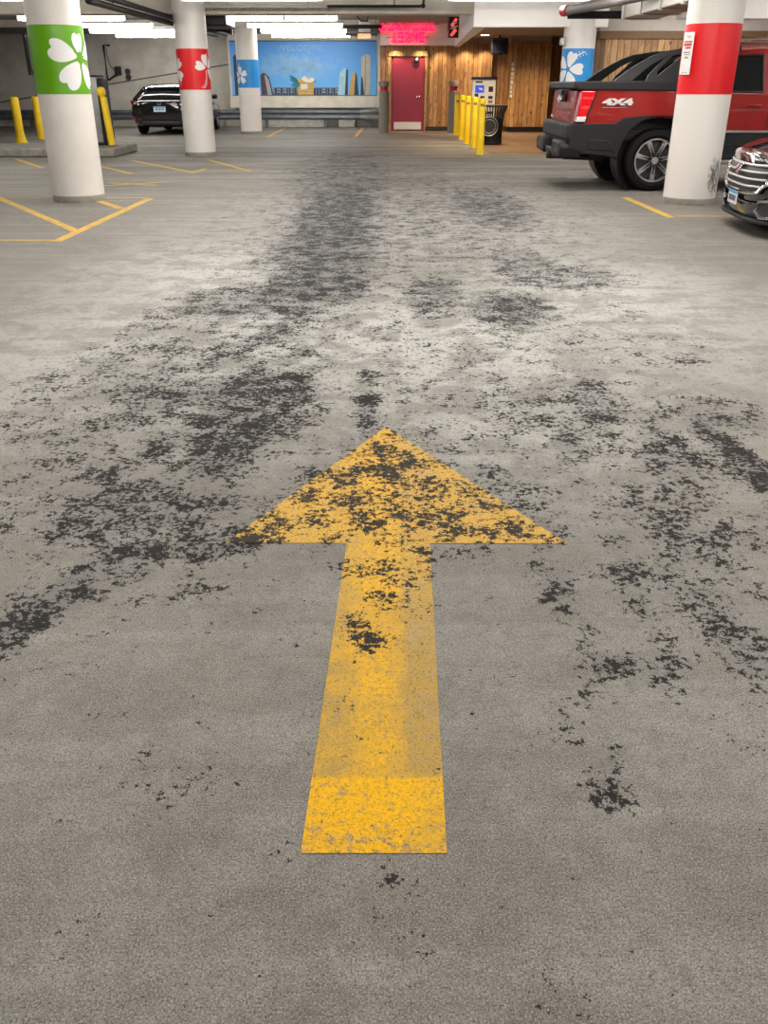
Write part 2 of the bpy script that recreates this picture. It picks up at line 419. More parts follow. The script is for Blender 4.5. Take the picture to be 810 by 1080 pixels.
M['stripe'] = mat('yellow_curb_paint', (.6, .38, .04), .6)

# ---------------------------------------------------------------- camera
cam_d = bpy.data.cameras.new('camera'); cam = bpy.data.objects.new('camera', cam_d); COL.objects.link(cam)
cam.location = (0, 0, 1.35)
cam.rotation_euler = (R(90)-math.atan(452/915), 0, 0)
cam_d.sensor_fit = 'VERTICAL'; cam_d.sensor_height = 24; cam_d.lens = 915/1080*24
cam_d.clip_end = 200; cam_d.clip_start = .05
sc.camera = cam

# ---------------------------------------------------------------- the setting
def struct(name, bm, m, **k): return tag(obj(name, bm, m, **k), kind='structure')

def axis_pts(segs):
    out = [segs[0][0]]
    for a, b, st in segs:
        n = max(1, round((b-a)/st)); out += [a+(b-a)*i/n for i in range(1, n+1)]
    return out
xs = axis_pts([(-15, -5, 2), (-5, -2.6, .2), (-2.6, 2.6, .05), (2.6, 5, .2), (5, 15, 2)])
ys = axis_pts([(-7, .8, .6), (.8, 5, .05), (5, 12, .12), (12, 21, .25), (21, 34, 1)])
nx, ny = len(xs), len(ys)
verts = [(x, y, 0) for y in ys for x in xs]
faces = [(j*nx+i, j*nx+i+1, (j+1)*nx+i+1, (j+1)*nx+i) for j in range(ny-1) for i in range(nx-1)]
me = bpy.data.meshes.new('floor'); me.from_pydata(verts, [], faces); set_attrs(me); me.materials.append(M['floor'])
fl = bpy.data.objects.new('floor', me); COL.objects.link(fl); tag(fl, kind='structure')

# brown lobby floor, a thin slab flush with the concrete
bm = NB(); prism(bm, [(2.28, 20.2), (8.5, 19.6), (8.5, 31.4), (2.28, 31.4)], lambda u, v, d: (u, v, d), .006)
struct('trim_1', bm, M['lobby_floor'])
bm = NB(); box2(bm, (.0, 28.85, 0), (2.28, 30.0, .006)); struct('trim_2', bm, M['lobby_floor'])

bm = NB(); box2(bm, (-15, -7, 2.95), (15, 34, 3.15)); struct('ceiling', bm, M['ceil'])
bm = NB(); box2(bm, (-15, 33.4, 0), (-.1, 33.7, 2.95)); struct('wall_back', bm, M['wall'])
bm = NB(); box2(bm, (-15.2, -7, 0), (-15, 33.7, 2.95)); struct('wall_left', bm, M['wall'])
bm = NB(); box2(bm, (15, -7, 0), (15.2, 33.7, 2.95)); struct('wall_right', bm, M['wall'])
bm = NB(); box2(bm, (-15, -7.2, 0), (15, -7, 2.95)); struct('wall_front', bm, M['wall'])
# concrete ledge under the mural and the panel the mural hangs on
bm = NB(); box2(bm, (-5.25, 32.75, .60), (-.12, 33.4, .97)); struct('trim_3', bm, M['beam'], bevel=.01)
bm = NB(); box2(bm, (-5.25, 32.95, .97), (-.12, 33.4, 2.95)); struct('wall_mural', bm, M['beam'])
# cross beams on the column lines
for i, y in enumerate((20.0, 27.9)):
    bm = NB(); box2(bm, (-15, y, 2.60 if i == 0 else 2.78), (1.95 if i == 0 else -.12, y+.45, 2.95)); struct('trim_%d' % (i+7), bm, M['beam'], bevel=.01)
# steel joists in the last bay
bm = NB()
for y in (28.9, 29.7, 30.5, 31.3, 32.1):
    box2(bm, (-15, y, 2.80), (-.12, y+.12, 2.95))
struct('trim_9', bm, M['joist'])

# ---- door wall and lobby
bm = NB()
box2(bm, (-.12, 30.0, 0), (.25, 30.3, 2.42)); box2(bm, (1.23, 30.0, 0), (3.32, 30.3, 2.42)); box2(bm, (.25, 30.0, 2.08), (1.23, 30.3, 2.42))
struct('wall_door', bm, M['wood'])
bm = NB(); box2(bm, (-.12, 30.3, 0), (-.0, 33.4, 2.95)); struct('wall_return', bm, M['wall'])
bm = NB(); box2(bm, (-.12, 29.55, 2.38), (2.12, 30.0, 2.95)); struct('wall_sign', bm, M['white_paint'])
bm = NB(); box2(bm, (3.32, 30.35, 0), (3.9, 30.5, 2.6))
box2(bm, (3.75, 29.0, .16), (4.95, 31.2, 2.42)); box2(bm, (4.95, 30.2, 0), (8.5, 30.4, 2.42))
struct('wall_lobby', bm, M['wood'])
bm = NB(); box2(bm, (1.3, 29.9, .02), (3.3, 30.0, .13)); box2(bm, (3.79, 29.06, .006), (4.95, 29.2, .16)); box2(bm, (4.95, 30.1, .006), (8.5, 30.2, .14))
struct('baseboard_back', bm, M['black'])
bm = NB(); box2(bm, (3.77, 29.05, 2.42), (4.93, 31.2, 2.62)); box2(bm, (2.12, 30.05, 2.42), (3.6, 30.3, 2.62)); box2(bm, (4.95, 30.25, 2.42), (8.5, 30.4, 2.62))
struct('wall_upper', bm, M['lobby_ceiling'])
bm = NB(); box2(bm, (2.0, 19.6, 2.60), (8.5, 31.2, 2.66)); struct('ceiling_lobby', bm, M['lobby_ceiling'])
# white soffit: front face, angled side face
bm = NB()
prism(bm, [(1.74, 19.3), (4.35, 19.3), (4.35, 19.6), (2.0, 19.6), (2.26, 29.6), (2.12, 29.6)], lambda u, v, d: (u, v, 2.335+d), .62)
struct('wall_soffit', bm, M['white_paint'])
bm = NB(); box2(bm, (4.9, 16.4, 2.31), (15, 16.7, 2.95)); struct('wall_soffit_right', bm, M['white_paint'])
bm = NB(); box2(bm, (4.36, 16.7, 2.64), (15, 20.05, 2.72)); struct('ceiling_right', bm, M['duct'])
# planked wall behind the pickup
bm = NB(); box2(bm, (4.5, 20.0, 0), (15, 20.25, 2.18)); struct('wall_planks', bm, M['wood'])
bm = NB(); prism(bm, [(4.38, 20.45), (4.5, 20.0), (4.5, 20.6), (4.38, 20.6)], lambda u, v, d: (u, v, d), 2.2); struct('trim_4', bm, M['wood'])
bm = NB(); box2(bm, (4.36, 19.95, 2.16), (15, 20.3, 2.30)); struct('trim_5', bm, mat('dark_stained_trim', (.16, .085, .03), .55))
bm = NB(); box2(bm, (4.36, 20.0, 2.30), (15, 20.3, 2.66)); struct('wall_upper_right', bm, M['duct'])

# ---- burgundy door
d = empty('door_1', (.74, 29.98, 0)); tag(d, kind='structure')
bm = NB(); box2(bm, (-.45, -.02, .03), (.45, .03, 2.03)); obj('door_leaf', bm, M['door_red'], d, bevel=.004)
bm = NB(); box2(bm, (-.50, -.03, 0), (-.45, .1, 2.08)); box2(bm, (.45, -.03, 0), (.50, .1, 2.08)); box2(bm, (-.50, -.03, 2.03), (.50, .1, 2.08)); obj('door_frame', bm, M['door_red'], d)
bm = NB(); box2(bm, (-.43, -.028, .05), (.43, -.018, .26)); obj('kick_plate', bm, M['kick'], d)
bm = NB(); cyl(bm, (.36, -.02, .98), (.36, -.08, .98), .025); box2(bm, (.25, -.09, .965), (.375, -.07, .995)); obj('door_handle', bm, M['chrome'], d, bevel=.003)
# wooden lintel over the door
bm = NB(); box2(bm, (.1, 29.9, 2.1), (1.36, 30.0, 2.24)); box2(bm, (.12, 29.93, 0), (.22, 30, 2.1)); box2(bm, (1.26, 29.93, 0), (1.36, 30, 2.1)); struct('trim_6', bm, M['wood'])
# small dome camera over the door
t = empty('security_camera', (1.0, 29.9, 2.0), 0, 'small black dome camera above the burgundy door', 'camera')
bm = NB(); cyl(bm, (0, .06, 0), (0, -.02, 0), .085, n=20); obj('housing', bm, M['black'], t)
bm = NB(); bmesh.ops.create_uvsphere(bm, u_segments=12, v_segments=8, radius=.045, matrix=Matrix.Translation((0, -.02, 0))); obj('lens', bm, M['sign_face'], t)

# ---------------------------------------------------------------- columns
def petal(cx, cy, ang, L, W):
    pts = [(0.10, 0.0), (.22, .17), (.40, .36), (.60, .49), (.80, .50), (.95, .38), (1.0, .20), (.93, .02), (.88, -.03), (.97, -.16), (.98, -.33), (.84, -.47), (.62, -.46), (.40, -.33), (.22, -.17)]
    # Chaikin smoothing
    for _ in range(2):
        q = []
        for i in range(len(pts)):
            a, b = pts[i], pts[(i+1) % len(pts)]
            q += [(a[0]*.75+b[0]*.25, a[1]*.75+b[1]*.25), (a[0]*.25+b[0]*.75, a[1]*.25+b[1]*.75)]
        pts = q
    ca, sa = math.cos(ang), math.sin(ang)
    return [(cx+(p*L)*ca-(q*W)*sa, cy+(p*L)*sa+(q*W)*ca) for p, q in pts]

def wrap(polys, r, name, m, parent):
    """flat vinyl shapes (u along the girth, v up) wrapped on a shaft of radius r"""
    bm = NB()
    for poly in polys:
        b = NB(); b.faces.new([b.verts.new((u, v, 0)) for u, v in poly]); bmesh.ops.triangulate(b, faces=b.faces[:])
        us = [u for u, v in poly]; u0 = math.floor(min(us)/.03)*.03
        while u0 < max(us):
            bmesh.ops.bisect_plane(b, geom=b.verts[:]+b.edges[:]+b.faces[:], plane_co=(u0, 0, 0), plane_no=(1, 0, 0)); u0 += .03
        tmp = bpy.data.meshes.new('t'); b.to_mesh(tmp); b.free(); bm.from_mesh(tmp); bpy.data.meshes.remove(tmp)
    for v in bm.verts:
        a = v.co.x/r-PI/2
        v.co = Vector((r*math.cos(a), r*math.sin(a), v.co.y))
    return obj(name, bm, m, parent)

def flower(u, v, s=1.0, spin=0.0, kind=0):
    ps = [petal(u, v, R(18+72*k)+spin, .36*s, .20*s) for k in range(5)]
    return ps

def stamen(u, v, s, ang):
    out = []; ca, sa = math.cos(ang), math.sin(ang); pts = []
    for i in range(9):
        f = i/8; p = f*.55*s; q = .10*s*math.sin(f*PI*.9); pts.append((u+p*ca-q*sa, v+p*sa+q*ca))
    for w in (.022*s,):
        L = [(x-sa*w*(1-.5*i/8), y+ca*w*(1-.5*i/8)) for i, (x, y) in enumerate(pts)]
        Rr = [(x+sa*w*(1-.5*i/8), y-ca*w*(1-.5*i/8)) for i, (x, y) in enumerate(pts)]
        out.append(L+Rr[::-1])
    for k in range(7):
        f = .55+.08*k; off = (.06 if k % 2 else -.05)*s; p = f*.52*s; q = .10*s*math.sin(f*PI*.9)+off
        x, y = u+p*ca-q*sa, v+p*sa+q*ca
        out.append([(x+.017*s*math.cos(a*PI/4), y+.017*s*math.sin(a*PI/4)) for a in range(8)])
    return out

RC = .315
def column(x, y, band, label, flowers, group='painted round columns', h=2.95):
    c = empty('column', (x, y, 0), 0, label, 'column', group)
    bm = NB(); lathe(bm, [(RC, .07), (RC, h)], 48); o = obj('shaft', bm, M['col_white'], c)
    c_shaft = o
    bm = NB(); lathe(bm, [(RC+.012, 0), (RC+.012, .06), (RC+.004, .075)], 48); o = obj('base', bm, M['conc_dark'], c); o['label'] = 'bare grey concrete foot'
    bm = NB(); lathe(bm, [(RC-.002, 1.235), (RC+.004, 1.235), (RC+.004, 1.965), (RC-.002, 1.965)], 48); b = obj('color_band', bm, M[band], c)
    b['label'] = {'col_green': 'bright green painted band', 'col_red': 'bright red painted band', 'col_blue': 'sky blue painted band'}[band]
    if flowers: wrap(flowers, RC+.008, 'flower_decal', M['flower'], b)
    return c_shaft, b

def clipv(polys, lo=1.245, hi=1.955):
    res = []
    for p in polys:
        q = [(u, min(hi, max(lo, v))) for u, v in p]; res.append(q)
    return res
# the centre of a bloom is where its petals meet; u is girth from the side facing the camera (right positive)
g = [petal(.37, 1.62, a, L, W) for a, L, W in ((R(163), .40, .25), (R(232), .385, .27), (R(92), .27, .17), (R(298), .36, .2), (R(20), .36, .22))]
cg = column(-3.93, 11.85, 'col_green', 'large white column with green band and white flower beside yellow hatching, nearest on the left', clipv(g))
# green stamens over the white petals
sm = []
for a in range(6):
    an = R(60*a+20); L = .13
    sm.append([(.37+math.cos(an+.5)*.022, 1.62+math.sin(an+.5)*.022), (.37+math.cos(an)*L, 1.62+math.sin(an)*L), (.37+math.cos(an-.5)*.022, 1.62+math.sin(an-.5)*.022)])
sm.append([(.37+.05*math.cos(a*PI/6), 1.62+.07*math.sin(a*PI/6)) for a in range(12)])
wrap(sm, RC+.011, 'flower_center', M['col_green'], cg[1])
f2 = [petal(.35, 1.62, R(a), .26, .17) for a in (100, 165, 30, -40)]+stamen(.33, 1.58, .6, R(-110))+[petal(-.43, 1.58, R(a), .28, .18) for a in (110, 40, -30, 180)]+stamen(-.43, 1.55, .55, R(-60))
column(-3.83, 19.6, 'col_red', 'white column with red band and two white flowers, in front of the parked black car', clipv(f2))
f3 = [petal(-.22, 1.55, R(a), .24, .15) for a in (90, 20, -50, 165, 235)]+stamen(-.17, 1.6, .5, R(100))
column(-3.97, 28.4, 'col_blue', 'farthest white column with a blue band, standing in front of the sky mural', clipv(f3))
f4 = [petal(-.25, 1.60, R(a), .32, .21) for a in (72, 0, -72, 144, 216)]+stamen(-.21, 1.64, .72, R(38))
column(3.86, 19.5, 'col_blue', 'white column with blue band and white flower behind the red pickup', clipv(f4))
cr = column(3.84, 11.56, 'col_red', 'scuffed white column with plain red band beside the red pickup, nearest on the right', None)
# scuffs near the foot (a mark of its own on the paint)
def scuff_mat():
    t = NT('black_scuff_marks'); v = t.coord((1, 1, .5)); n = t.noise(v, 28, 6, .75, .6)
    co = t.coord(); sp = t.n.new('ShaderNodeSeparateXYZ'); t.l(co, sp.inputs[0])
    dz = t.math('ABSOLUTE', t.math('DIVIDE', t.math('SUBTRACT', sp.outputs[2], .33), .26))
    dx = t.math('ABSOLUTE', t.math('DIVIDE', t.math('SUBTRACT', sp.outputs[0], .19), .12))
    e = t.math('MAXIMUM', t.math('SUBTRACT', 1.0, t.math('ADD', t.math('MULTIPLY', dz, dz), t.math('MULTIPLY', dx, dx))), 0.0)
    a = t.math('MULTIPLY', t.step(t.math('ADD', n, t.math('MULTIPLY', e, .20)), .58, .70, 0, .85), t.step(e, .0, .12))
    t.base(t.mix(a, (.74, .705, .67), (.05, .05, .055))); t.rough(.5)
    return t.m
cr[0].data.materials[0] = scuff_mat()

# white notice on the near right column
nt = empty('column_sign', (3.84-math.sin(R(64))*(RC+.03), 11.56-math.cos(R(64))*(RC+.03), 1.44), -R(64), 'narrow white notice with red and grey print on the right red-banded column', 'sign')
bm = NB(); box2(bm, (-.08, -.012, 0), (.08, .0, .44)); obj('plate', bm, M['sign_face'], nt, bevel=.01)
bm = NB()
box2(bm, (-.06, -.015, .335), (.06, -.0115, .35)); box2(bm, (-.06, -.015, .30), (.06, -.0115, .325)); box2(bm, (-.03, -.015, .27), (.05, -.0115, .29))
obj('red_print', bm, M['ink_red'], nt)
bm = NB()
tube(bm, [(-.03, -.013, .405), (-.01, -.013, .39), (.01, -.013, .39), (.03, -.013, .405)], .005)
box2(bm, (-.05, -.015, .225), (.05, -.0115, .24)); box2(bm, (-.04, -.015, .205), (.05, -.0115, .215)); box2(bm, (-.03, -.015, .17), (.03, -.0115, .19)); box2(bm, (-.04, -.015, .02), (-.01, -.0115, .03)); box2(bm, (.01, -.015, .02), (.04, -.0115, .03))
obj('grey_print', bm, mat('grey_ink', (.3, .3, .3), .5), nt)
# dark notice seen edge-on on the near left column
nt = empty('column_sign', (-3.93-(RC+.05), 11.88, 1.44), 0, 'dark sign panel seen edge-on behind the left green-banded column', 'sign')
bm = NB(); box2(bm, (-.01, -.12, 0), (.02, .12, .44)); obj('panel', bm, M['black'], nt, bevel=.004)
bm = NB(); box2(bm, (.02, -.05, .05), (.055, .05, .39)); obj('bracket', bm, M['steel'], nt)

# ---------------------------------------------------------------- painted markings
def cut_grid(bm, st):
    vs = [v.co for v in bm.verts]
    for ax in (0, 1):
        lo = min(v[ax] for v in vs); hi = max(v[ax] for v in vs); p = lo+st
        no = (1, 0, 0) if ax == 0 else (0, 1, 0)
        while p < hi:
            co = [0, 0, 0]; co[ax] = p
            bmesh.ops.bisect_plane(bm, geom=bm.verts[:]+bm.edges[:]+bm.faces[:], plane_co=co, plane_no=no); p += st
bm = NB()
AR = [(-.163, 1.225), (.123, 1.225), (.150, 2.5), (.60, 2.497), (.01, 3.575), (-.52, 2.505), (-.122, 2.5)]
bm.faces.new([bm.verts.new((x, y, .0015)) for x, y in AR]); bmesh.ops.triangulate(bm, faces=bm.faces[:])
cut_grid(bm, .04)
ar = obj('painted_arrow', bm, M['arrow'], sharp=0); set_attrs(ar.data, lambda co: .10*(co[:, 1] > 2.3))
tag(ar, 'large worn yellow arrow painted on the concrete floor pointing ahead', 'arrow marking')

def line(p, q, w, label, name='painted_line', z=.0015):
    p = Vector(p); q = Vector(q); d = (q-p).normalized(); s = Vector((-d.y, d.x))*w/2
    bm = NB(); bm.faces.new([bm.verts.new((v.x, v.y, z)) for v in (p+s, q+s, q-s, p-s)])
    cut_grid(bm, .5); o = obj(name, bm, M['line'], sharp=0); set_attrs(o.data)
    return tag(o, label, 'floor marking', 'yellow bay lines on the floor')
line((-3.12, 8.55), (-3.06, 12.0), .10, 'yellow line along the driving lane beside the green-banded column')
line((-5.6, 12.85), (-3.14, 9.2), .10, 'diagonal yellow line meeting the lane line in front of the green-banded column', z=.0017)
line((-6.5, 8.62), (-3.17, 8.62), .06, 'nearest yellow cross line at the left edge, in front of the green-banded column', z=.0017)
line((-3.66, 11.73), (-3.16, 10.97), .10, 'short diagonal yellow line at the right foot of the green-banded column', z=.0017)
line((-8.0, 12.15), (-3.11, 12.05), .07, 'thin yellow cross line passing behind the green-banded column', z=.0017)
line((-7.3, 18.55), (-6.1, 16.6), .10, 'diagonal yellow line left of the green-banded column, in front of the kerb')
line((-5.7, 17.75), (-4.2, 15.45), .10, 'diagonal yellow line right of the green-banded column, below the kerb end')
line((-4.2, 13.5), (-3.3, 14.15), .09, 'short faded yellow line between the green- and red-banded columns')
line((-4.15, 14.0), (-3.35, 13.6), .08, 'short faded crossing yellow line between the green- and red-banded columns', z=.0017)
line((-4.9, 18.2), (-3.24, 15.7), .10, 'diagonal yellow line ending just left of the red-banded column foot')
line((-3.24, 15.6), (-3.14, 16.4), .10, 'stub of yellow line joining the diagonal below the red-banded column', z=.0017)
line((-3.46, 18.4), (-2.3, 15.95), .09, 'diagonal yellow line right of the left red-banded column foot')
line((-3.2, 16.2), (-2.1, 16.3), .06, 'thin yellow cross line right of the left red-banded column')
line((-3.28, 26.6), (-3.34, 31.5), .10, 'yellow bay line below the mural, next to the far blue-banded column')
line((-.81, 26.6), (-.72, 31.8), .10, 'yellow bay line below the right end of the mural')
line((3.23, 10.2), (3.18, 12.1), .10, 'yellow bay line between the pickup and the right red-banded column')
line((3.3, 10.3), (4.8, 10.3), .06, 'faint yellow cross line in front of the right red-banded column')
line((.6, 20.2), (1.75, 19.2), .05, 'faint yellow line on the floor near the row of bollards')

# ---------------------------------------------------------------- mural
MX, MY, MZ = -5.17, 32.93, .99
mu = empty('mural', (MX, MY, MZ), 0, 'wide sky blue mural with towers and a basket above the concrete ledge', 'mural')
bm = NB(); box2(bm, (0, -.02, 0), (4.92, .0, 1.63)); obj('panel', bm, M['mural'], mu)
bm = NB(); box2(bm, (0, -.04, -.02), (4.92, .0, .0)); box2(bm, (0, -.03, 1.62), (4.92, .0, 1.645)); obj('edge_strip', bm, M['black'], mu)
W = 4.92/156.0   # metres per photograph pixel on the wall
def mp(px, py): return ((px-242.5)*W, (101.5-py)*1.63/58.5)
def mshape(pts, m, name, y=-.022, t=.004):
    bm = NB(); prism(bm, [mp(*p) for p in pts], lambda u, v, d: (u, y-d, v), t); return obj(name, bm, m, mu, sharp=0)
mm = lambda n, c: mat(n, c, .5, var=.1, scale=5)
mt_ = dict(navy=mm('print_navy', (.02, .04, .09)), pale=mm('print_pale_blue', (.36, .60, .72)), gold=mm('print_gold', (.55, .34, .10)), tan=mm('print_tan', (.50, .46, .37)), tan2=mm('print_tan_shade', (.30, .27, .22)), maroon=mm('print_maroon', (.09, .045, .06)), grey=mm('print_grey', (.35, .40, .45)), teal=mm('print_teal', (.02, .22, .28)), basket=mm('print_basket', (.62, .38, .07)), brown=mm('print_brown', (.26, .12, .03)), white=mm('print_white', (.75, .74, .66)))
mshape([(287, 101.3), (287, 93.2), (357, 93.2), (357, 101.3)], mt_['navy'], 'printed_balustrade', -.021)
bm = NB()
for k in range(10):
    px = 291+k*7
    if 309 < px < 334: continue
    for a, b in ((94.6, 95.4), (97.6, 98.4)):
        u, v = mp(px+1.5, (a+b)/2); box(bm, (u, -.026, v), (.10 if k % 2 else .06, .002, .035))
for px in range(288, 357, 3):
    u, v = mp(px, 97); box(bm, (u, -.0255, v), (.012, .002, .2))
obj('printed_rail', bm, mt_['grey'], mu)
mshape([(245.5, 101.3), (245.5, 60), (247, 57.5), (249, 58.5), (251, 64), (251, 101.3)], mt_['navy'], 'printed_tower')
mshape([(274, 101.3), (273.5, 80), (276, 77), (279, 77.5), (283, 82), (287, 101.3)], mt_['maroon'], 'printed_tower')
mshape([(280.5, 101.3), (278, 80), (279, 79), (282.5, 85), (285, 101.3)], mt_['grey'], 'printed_tower', -.026, .002)
mshape([(356, 101.3), (359, 77), (364, 72), (367, 72.5), (364.5, 101.3)], mt_['pale'], 'printed_tower')
mshape([(364, 101.3), (366, 72.2), (368, 74), (367, 101.3)], mt_['navy'], 'printed_tower', -.023)
mshape([(368, 101.3), (372, 79), (375, 76), (376, 77), (374.5, 101.3)], mt_['gold'], 'printed_tower')
mshape([(374, 101.3), (375.8, 76.5), (377.5, 80), (379, 101.3)], mt_['navy'], 'printed_tower', -.023)
mshape([(382, 101.3), (382.3, 60), (387, 57), (391, 58), (392, 60), (391, 101.3)], mt_['tan'], 'printed_tower')
mshape([(385, 101.3), (386.5, 58.4), (387.5, 58.4), (386.5, 101.3)], mt_['tan2'], 'printed_tower', -.026, .002)
mshape([(381, 101.3), (382, 82), (383.2, 81), (385, 101.3)], mt_['navy'], 'printed_tower', -.027, .002)
mshape([(313.5, 101.3), (312, 90), (314, 85), (318, 82), (324, 81.5), (329, 84), (331, 89), (330, 101.3)], mt_['basket'], 'printed_basket')
mshape([(316.5, 95), (316.5, 89.5), (324, 89), (324, 94.5)], mt_['white'], 'printed_basket_tag', -.027, .002)
bm = NB()
for k in range(5):
    u0, v0 = mp(313, 88+k*3); u1, v1 = mp(330.3, 88.5+k*3); prism(bm, [(u0, v0), (u1, v1), (u1, v1-.012), (u0, v0-.012)], lambda u, v, d: (u, -.0265-d, v), .001)
obj('printed_weave', bm, mt_['brown'], mu)
mshape([(317, 84), (321, 80), (325, 84), (329, 82), (332.5, 85), (327, 88), (322, 87)], mt_['white'], 'printed_petals', -.028, .002)
for pts in ([(305, 85), (307, 82), (313, 85), (316, 90), (311, 89)], [(304, 81), (307, 79.5), (312, 83), (315, 88)], [(306, 91), (309, 88), (316, 90), (313, 94)], [(327, 86), (334, 84), (332, 87.5)]):
    mshape(pts, mt_['teal'], 'printed_leaf', -.0275, .002)
wt = mat('print_cloud_lettering', (.24, .45, .70), .5, var=.2, scale=4)
text_obj('printed_lettering', 'WELCOME', .25, wt, mu, Matrix.Translation((*(lambda p: (p[0], -.0225, p[1]))(mp(317, 50.5)),)) @ FACE, .0006, .0, 1.3)
# soft unreadable cloud writing below
cl = mat('print_cloud_puffs', (.20, .43, .70), .5, var=.25, scale=3)
bm = NB(); rnd = random.Random(3)
for k in range(26):
    px = rnd.uniform(297, 340); py = rnd.choice((63, 69, 74))+rnd.uniform(-1.5, 1.5); u, v = mp(px, py); r = rnd.uniform(.05, .1)
    bmesh.ops.create_circle(bm, cap_ends=True, segments=14, radius=r, matrix=Matrix.Translation((u, -.0222-k*.00002, v)) @ FACE @ Matrix.Diagonal((1.6, .8, 1, 1)))
obj('printed_clouds', bm, cl, mu, sharp=0)

# ---------------------------------------------------------------- guard rail, posts
gr = empty('guard_rail', (-5, 32.3, 0), 0, 'long grey steel guard rail along the back wall below the mural', 'guard rail')
bm = NB(); prof = [(0, .24), (-.05, .26), (-.07, .31), (-.03, .37), (-.03, .41), (-.07, .47), (-.05, .53), (0, .55), (.015, .55), (.0, .41), (.0, .37), (.015, .24)]
loft(bm, [[(x, p[0], p[1]) for p in prof] for x in (-9.5, -5, 0, 4.3)]); obj('rail_beam', bm, M['rail'], gr)
bm = NB(); loft(bm, [[(x, p[0]*s-.02, .395+(p[1]-.395)*q) for p in prof] for x, s, q in ((4.2, 1, 1.0), (4.45, 1.2, 1.25), (4.75, 1.2, 1.35), (4.85, .6, 1.2))]); obj('end_flare', bm, mat('galvanised_end', (.22, .22, .22), .5, metal=.5), gr)
for x in (-9, -7, -5, -3, -1, 1, 3, 4.5):
    bm = NB(); box2(bm, (x-.05, .02, .006), (x+.05, .14, .52)); obj('rail_post', bm, M['rail'], gr)
lb = mat('whitewashed_block', (.62, .59, .54), .8)
def block(x0, x1, lab):
    bm = NB(); box2(bm, (x0, 32.6, .0), (x1, 33.38, .22)); tag(obj('concrete_block', bm, lb, bevel=.015), lab, 'block')
block(-4.75, -2.0, 'long low white concrete kerb block below the guard rail under the mural')
block(-1.55, -1.0, 'short white concrete block near the right end of the guard rail')
block(-8.5, -5.6, 'low white concrete kerb block behind the parked black car')

def guard_post(x, y, label):
    t = empty('guard_post', (x, y, 0), 0, label, 'post', 'grey posts beside the burgundy door')
    bm = NB(); lathe(bm, [(.155, 0), (.155, 1.13), (.12, 1.14)], 28); obj('post_sleeve', bm, M['post'], t)
    bm = NB(); lathe(bm, [(.115, 1.13), (.115, 1.28)], 28); obj('red_band', bm, M['post_red'], t)
    bm = NB(); lathe(bm, [(.12, 1.27), (.155, 1.28), (.155, 1.38), (.145, 1.41), (0, 1.42)], 28); obj('cap', bm, M['post'], t)
guard_post(.0, 28.8, 'grey textured guard post with dark red band left of the burgundy door, by the mural')
guard_post(2.08, 28.8, 'grey textured guard post with dark red band behind the yellow bollards')

def bollard(x, y, h=1.08, r=.075, rot=0):
    t = empty('bollard', (x, y, 0), rot)
    bm = NB(); lathe(bm, [(r, .0), (r, h-.03), (r*.93, h-.01), (r*.6, h), (0, h)], 24); obj('tube', bm, M['yellow'], t)
    bm = NB(); lathe(bm, [(r+.012, 0), (r+.012, .012), (r, .02)], 24); obj('base_ring', bm, M['conc_dark'], t)
    return t
def black_mark(t, h, r=.077):
    polys = []
    for k in range(2):
        u = -.035+k*.045
        polys.append([(u-.012, h), (u+.018, h), (u+.05, h-.055), (u+.02, h-.055)])
    wrap(polys, r, 'black_stripe_sticker', M['ink'], t)
bo = [(2.06, 26.97), (2.04, 24.85), (2.03, 23.15), (2.04, 21.5), (2.0, 19.55)]
bl = ['farthest of the five yellow bollards before the lobby, next to the grey guard post', 'second farthest of the five yellow bollards before the lobby', 'middle one of the five yellow bollards before the lobby', 'second nearest of the five yellow bollards before the lobby', 'nearest yellow bollard of the lobby row, beside the black litter bin']
for i, (x, y) in enumerate(bo):
    t = bollard(x, y); black_mark(t, [.93, .97, .95, .97, .98][i]); tag(t, bl[i], 'bollard', 'row of five yellow bollards')
# yellow bollards on the left island
t = bollard(-9.2, 23.9, 1.05, .10); tag(t, 'yellow bollard with a dented foot, leftmost at the left edge', 'bollard', 'yellow bollards on the left')
bm = NB(); lathe(bm, [(.15, 0), (.15, .03), (.12, .10), (.11, .2)], 20); obj('dented_foot', bm, M['yellow'], t)
t = bollard(-9.15, 25.2, 1.05, .09); tag(t, 'yellow bollard half hidden by the left green-banded column', 'bollard', 'yellow bollards on the left')
t = empty('bollard', (-5.72, 19.80, .172), 0, 'leaning yellow bollard with a bulging cap at the kerb end beside the ticket machine', 'bollard', 'yellow bollards on the left')
t.rotation_euler = (0, R(-4), 0)
bm = NB(); lathe(bm, [(.07, 0), (.07, .90), (.06, .93)], 22); obj('tube', bm, M['yellow'], t)
bm = NB(); lathe(bm, [(.045, .90), (.05, .94), (.085, .98), (.09, 1.05), (.07, 1.10), (0, 1.13)], 22, Matrix.Translation((-.02, 0, 0))); obj('bulging_cap', bm, M['yellow'], t)
bm = NB(); lathe(bm, [(.1, 0), (.1, .015), (.07, .02)], 20); obj('base_ring', bm, M['conc_dark'], t)

# kerb island
bm = NB(); box2(bm, (-14.5, 19.05, 0), (-5.48, 20.9, .165))
isl = tag(obj('kerb_island', bm, M['conc_dark'], bevel=.03), 'raised concrete kerb island carrying the ticket machine at left', 'kerb')
bm = NB(); box2(bm, (-14.5, 22.9, 0), (-8.4, 23.05, .012)); tag(obj('curb_stripe', bm, M['stripe']), 'yellow stripe on the floor in front of the left bollards', 'floor marking')

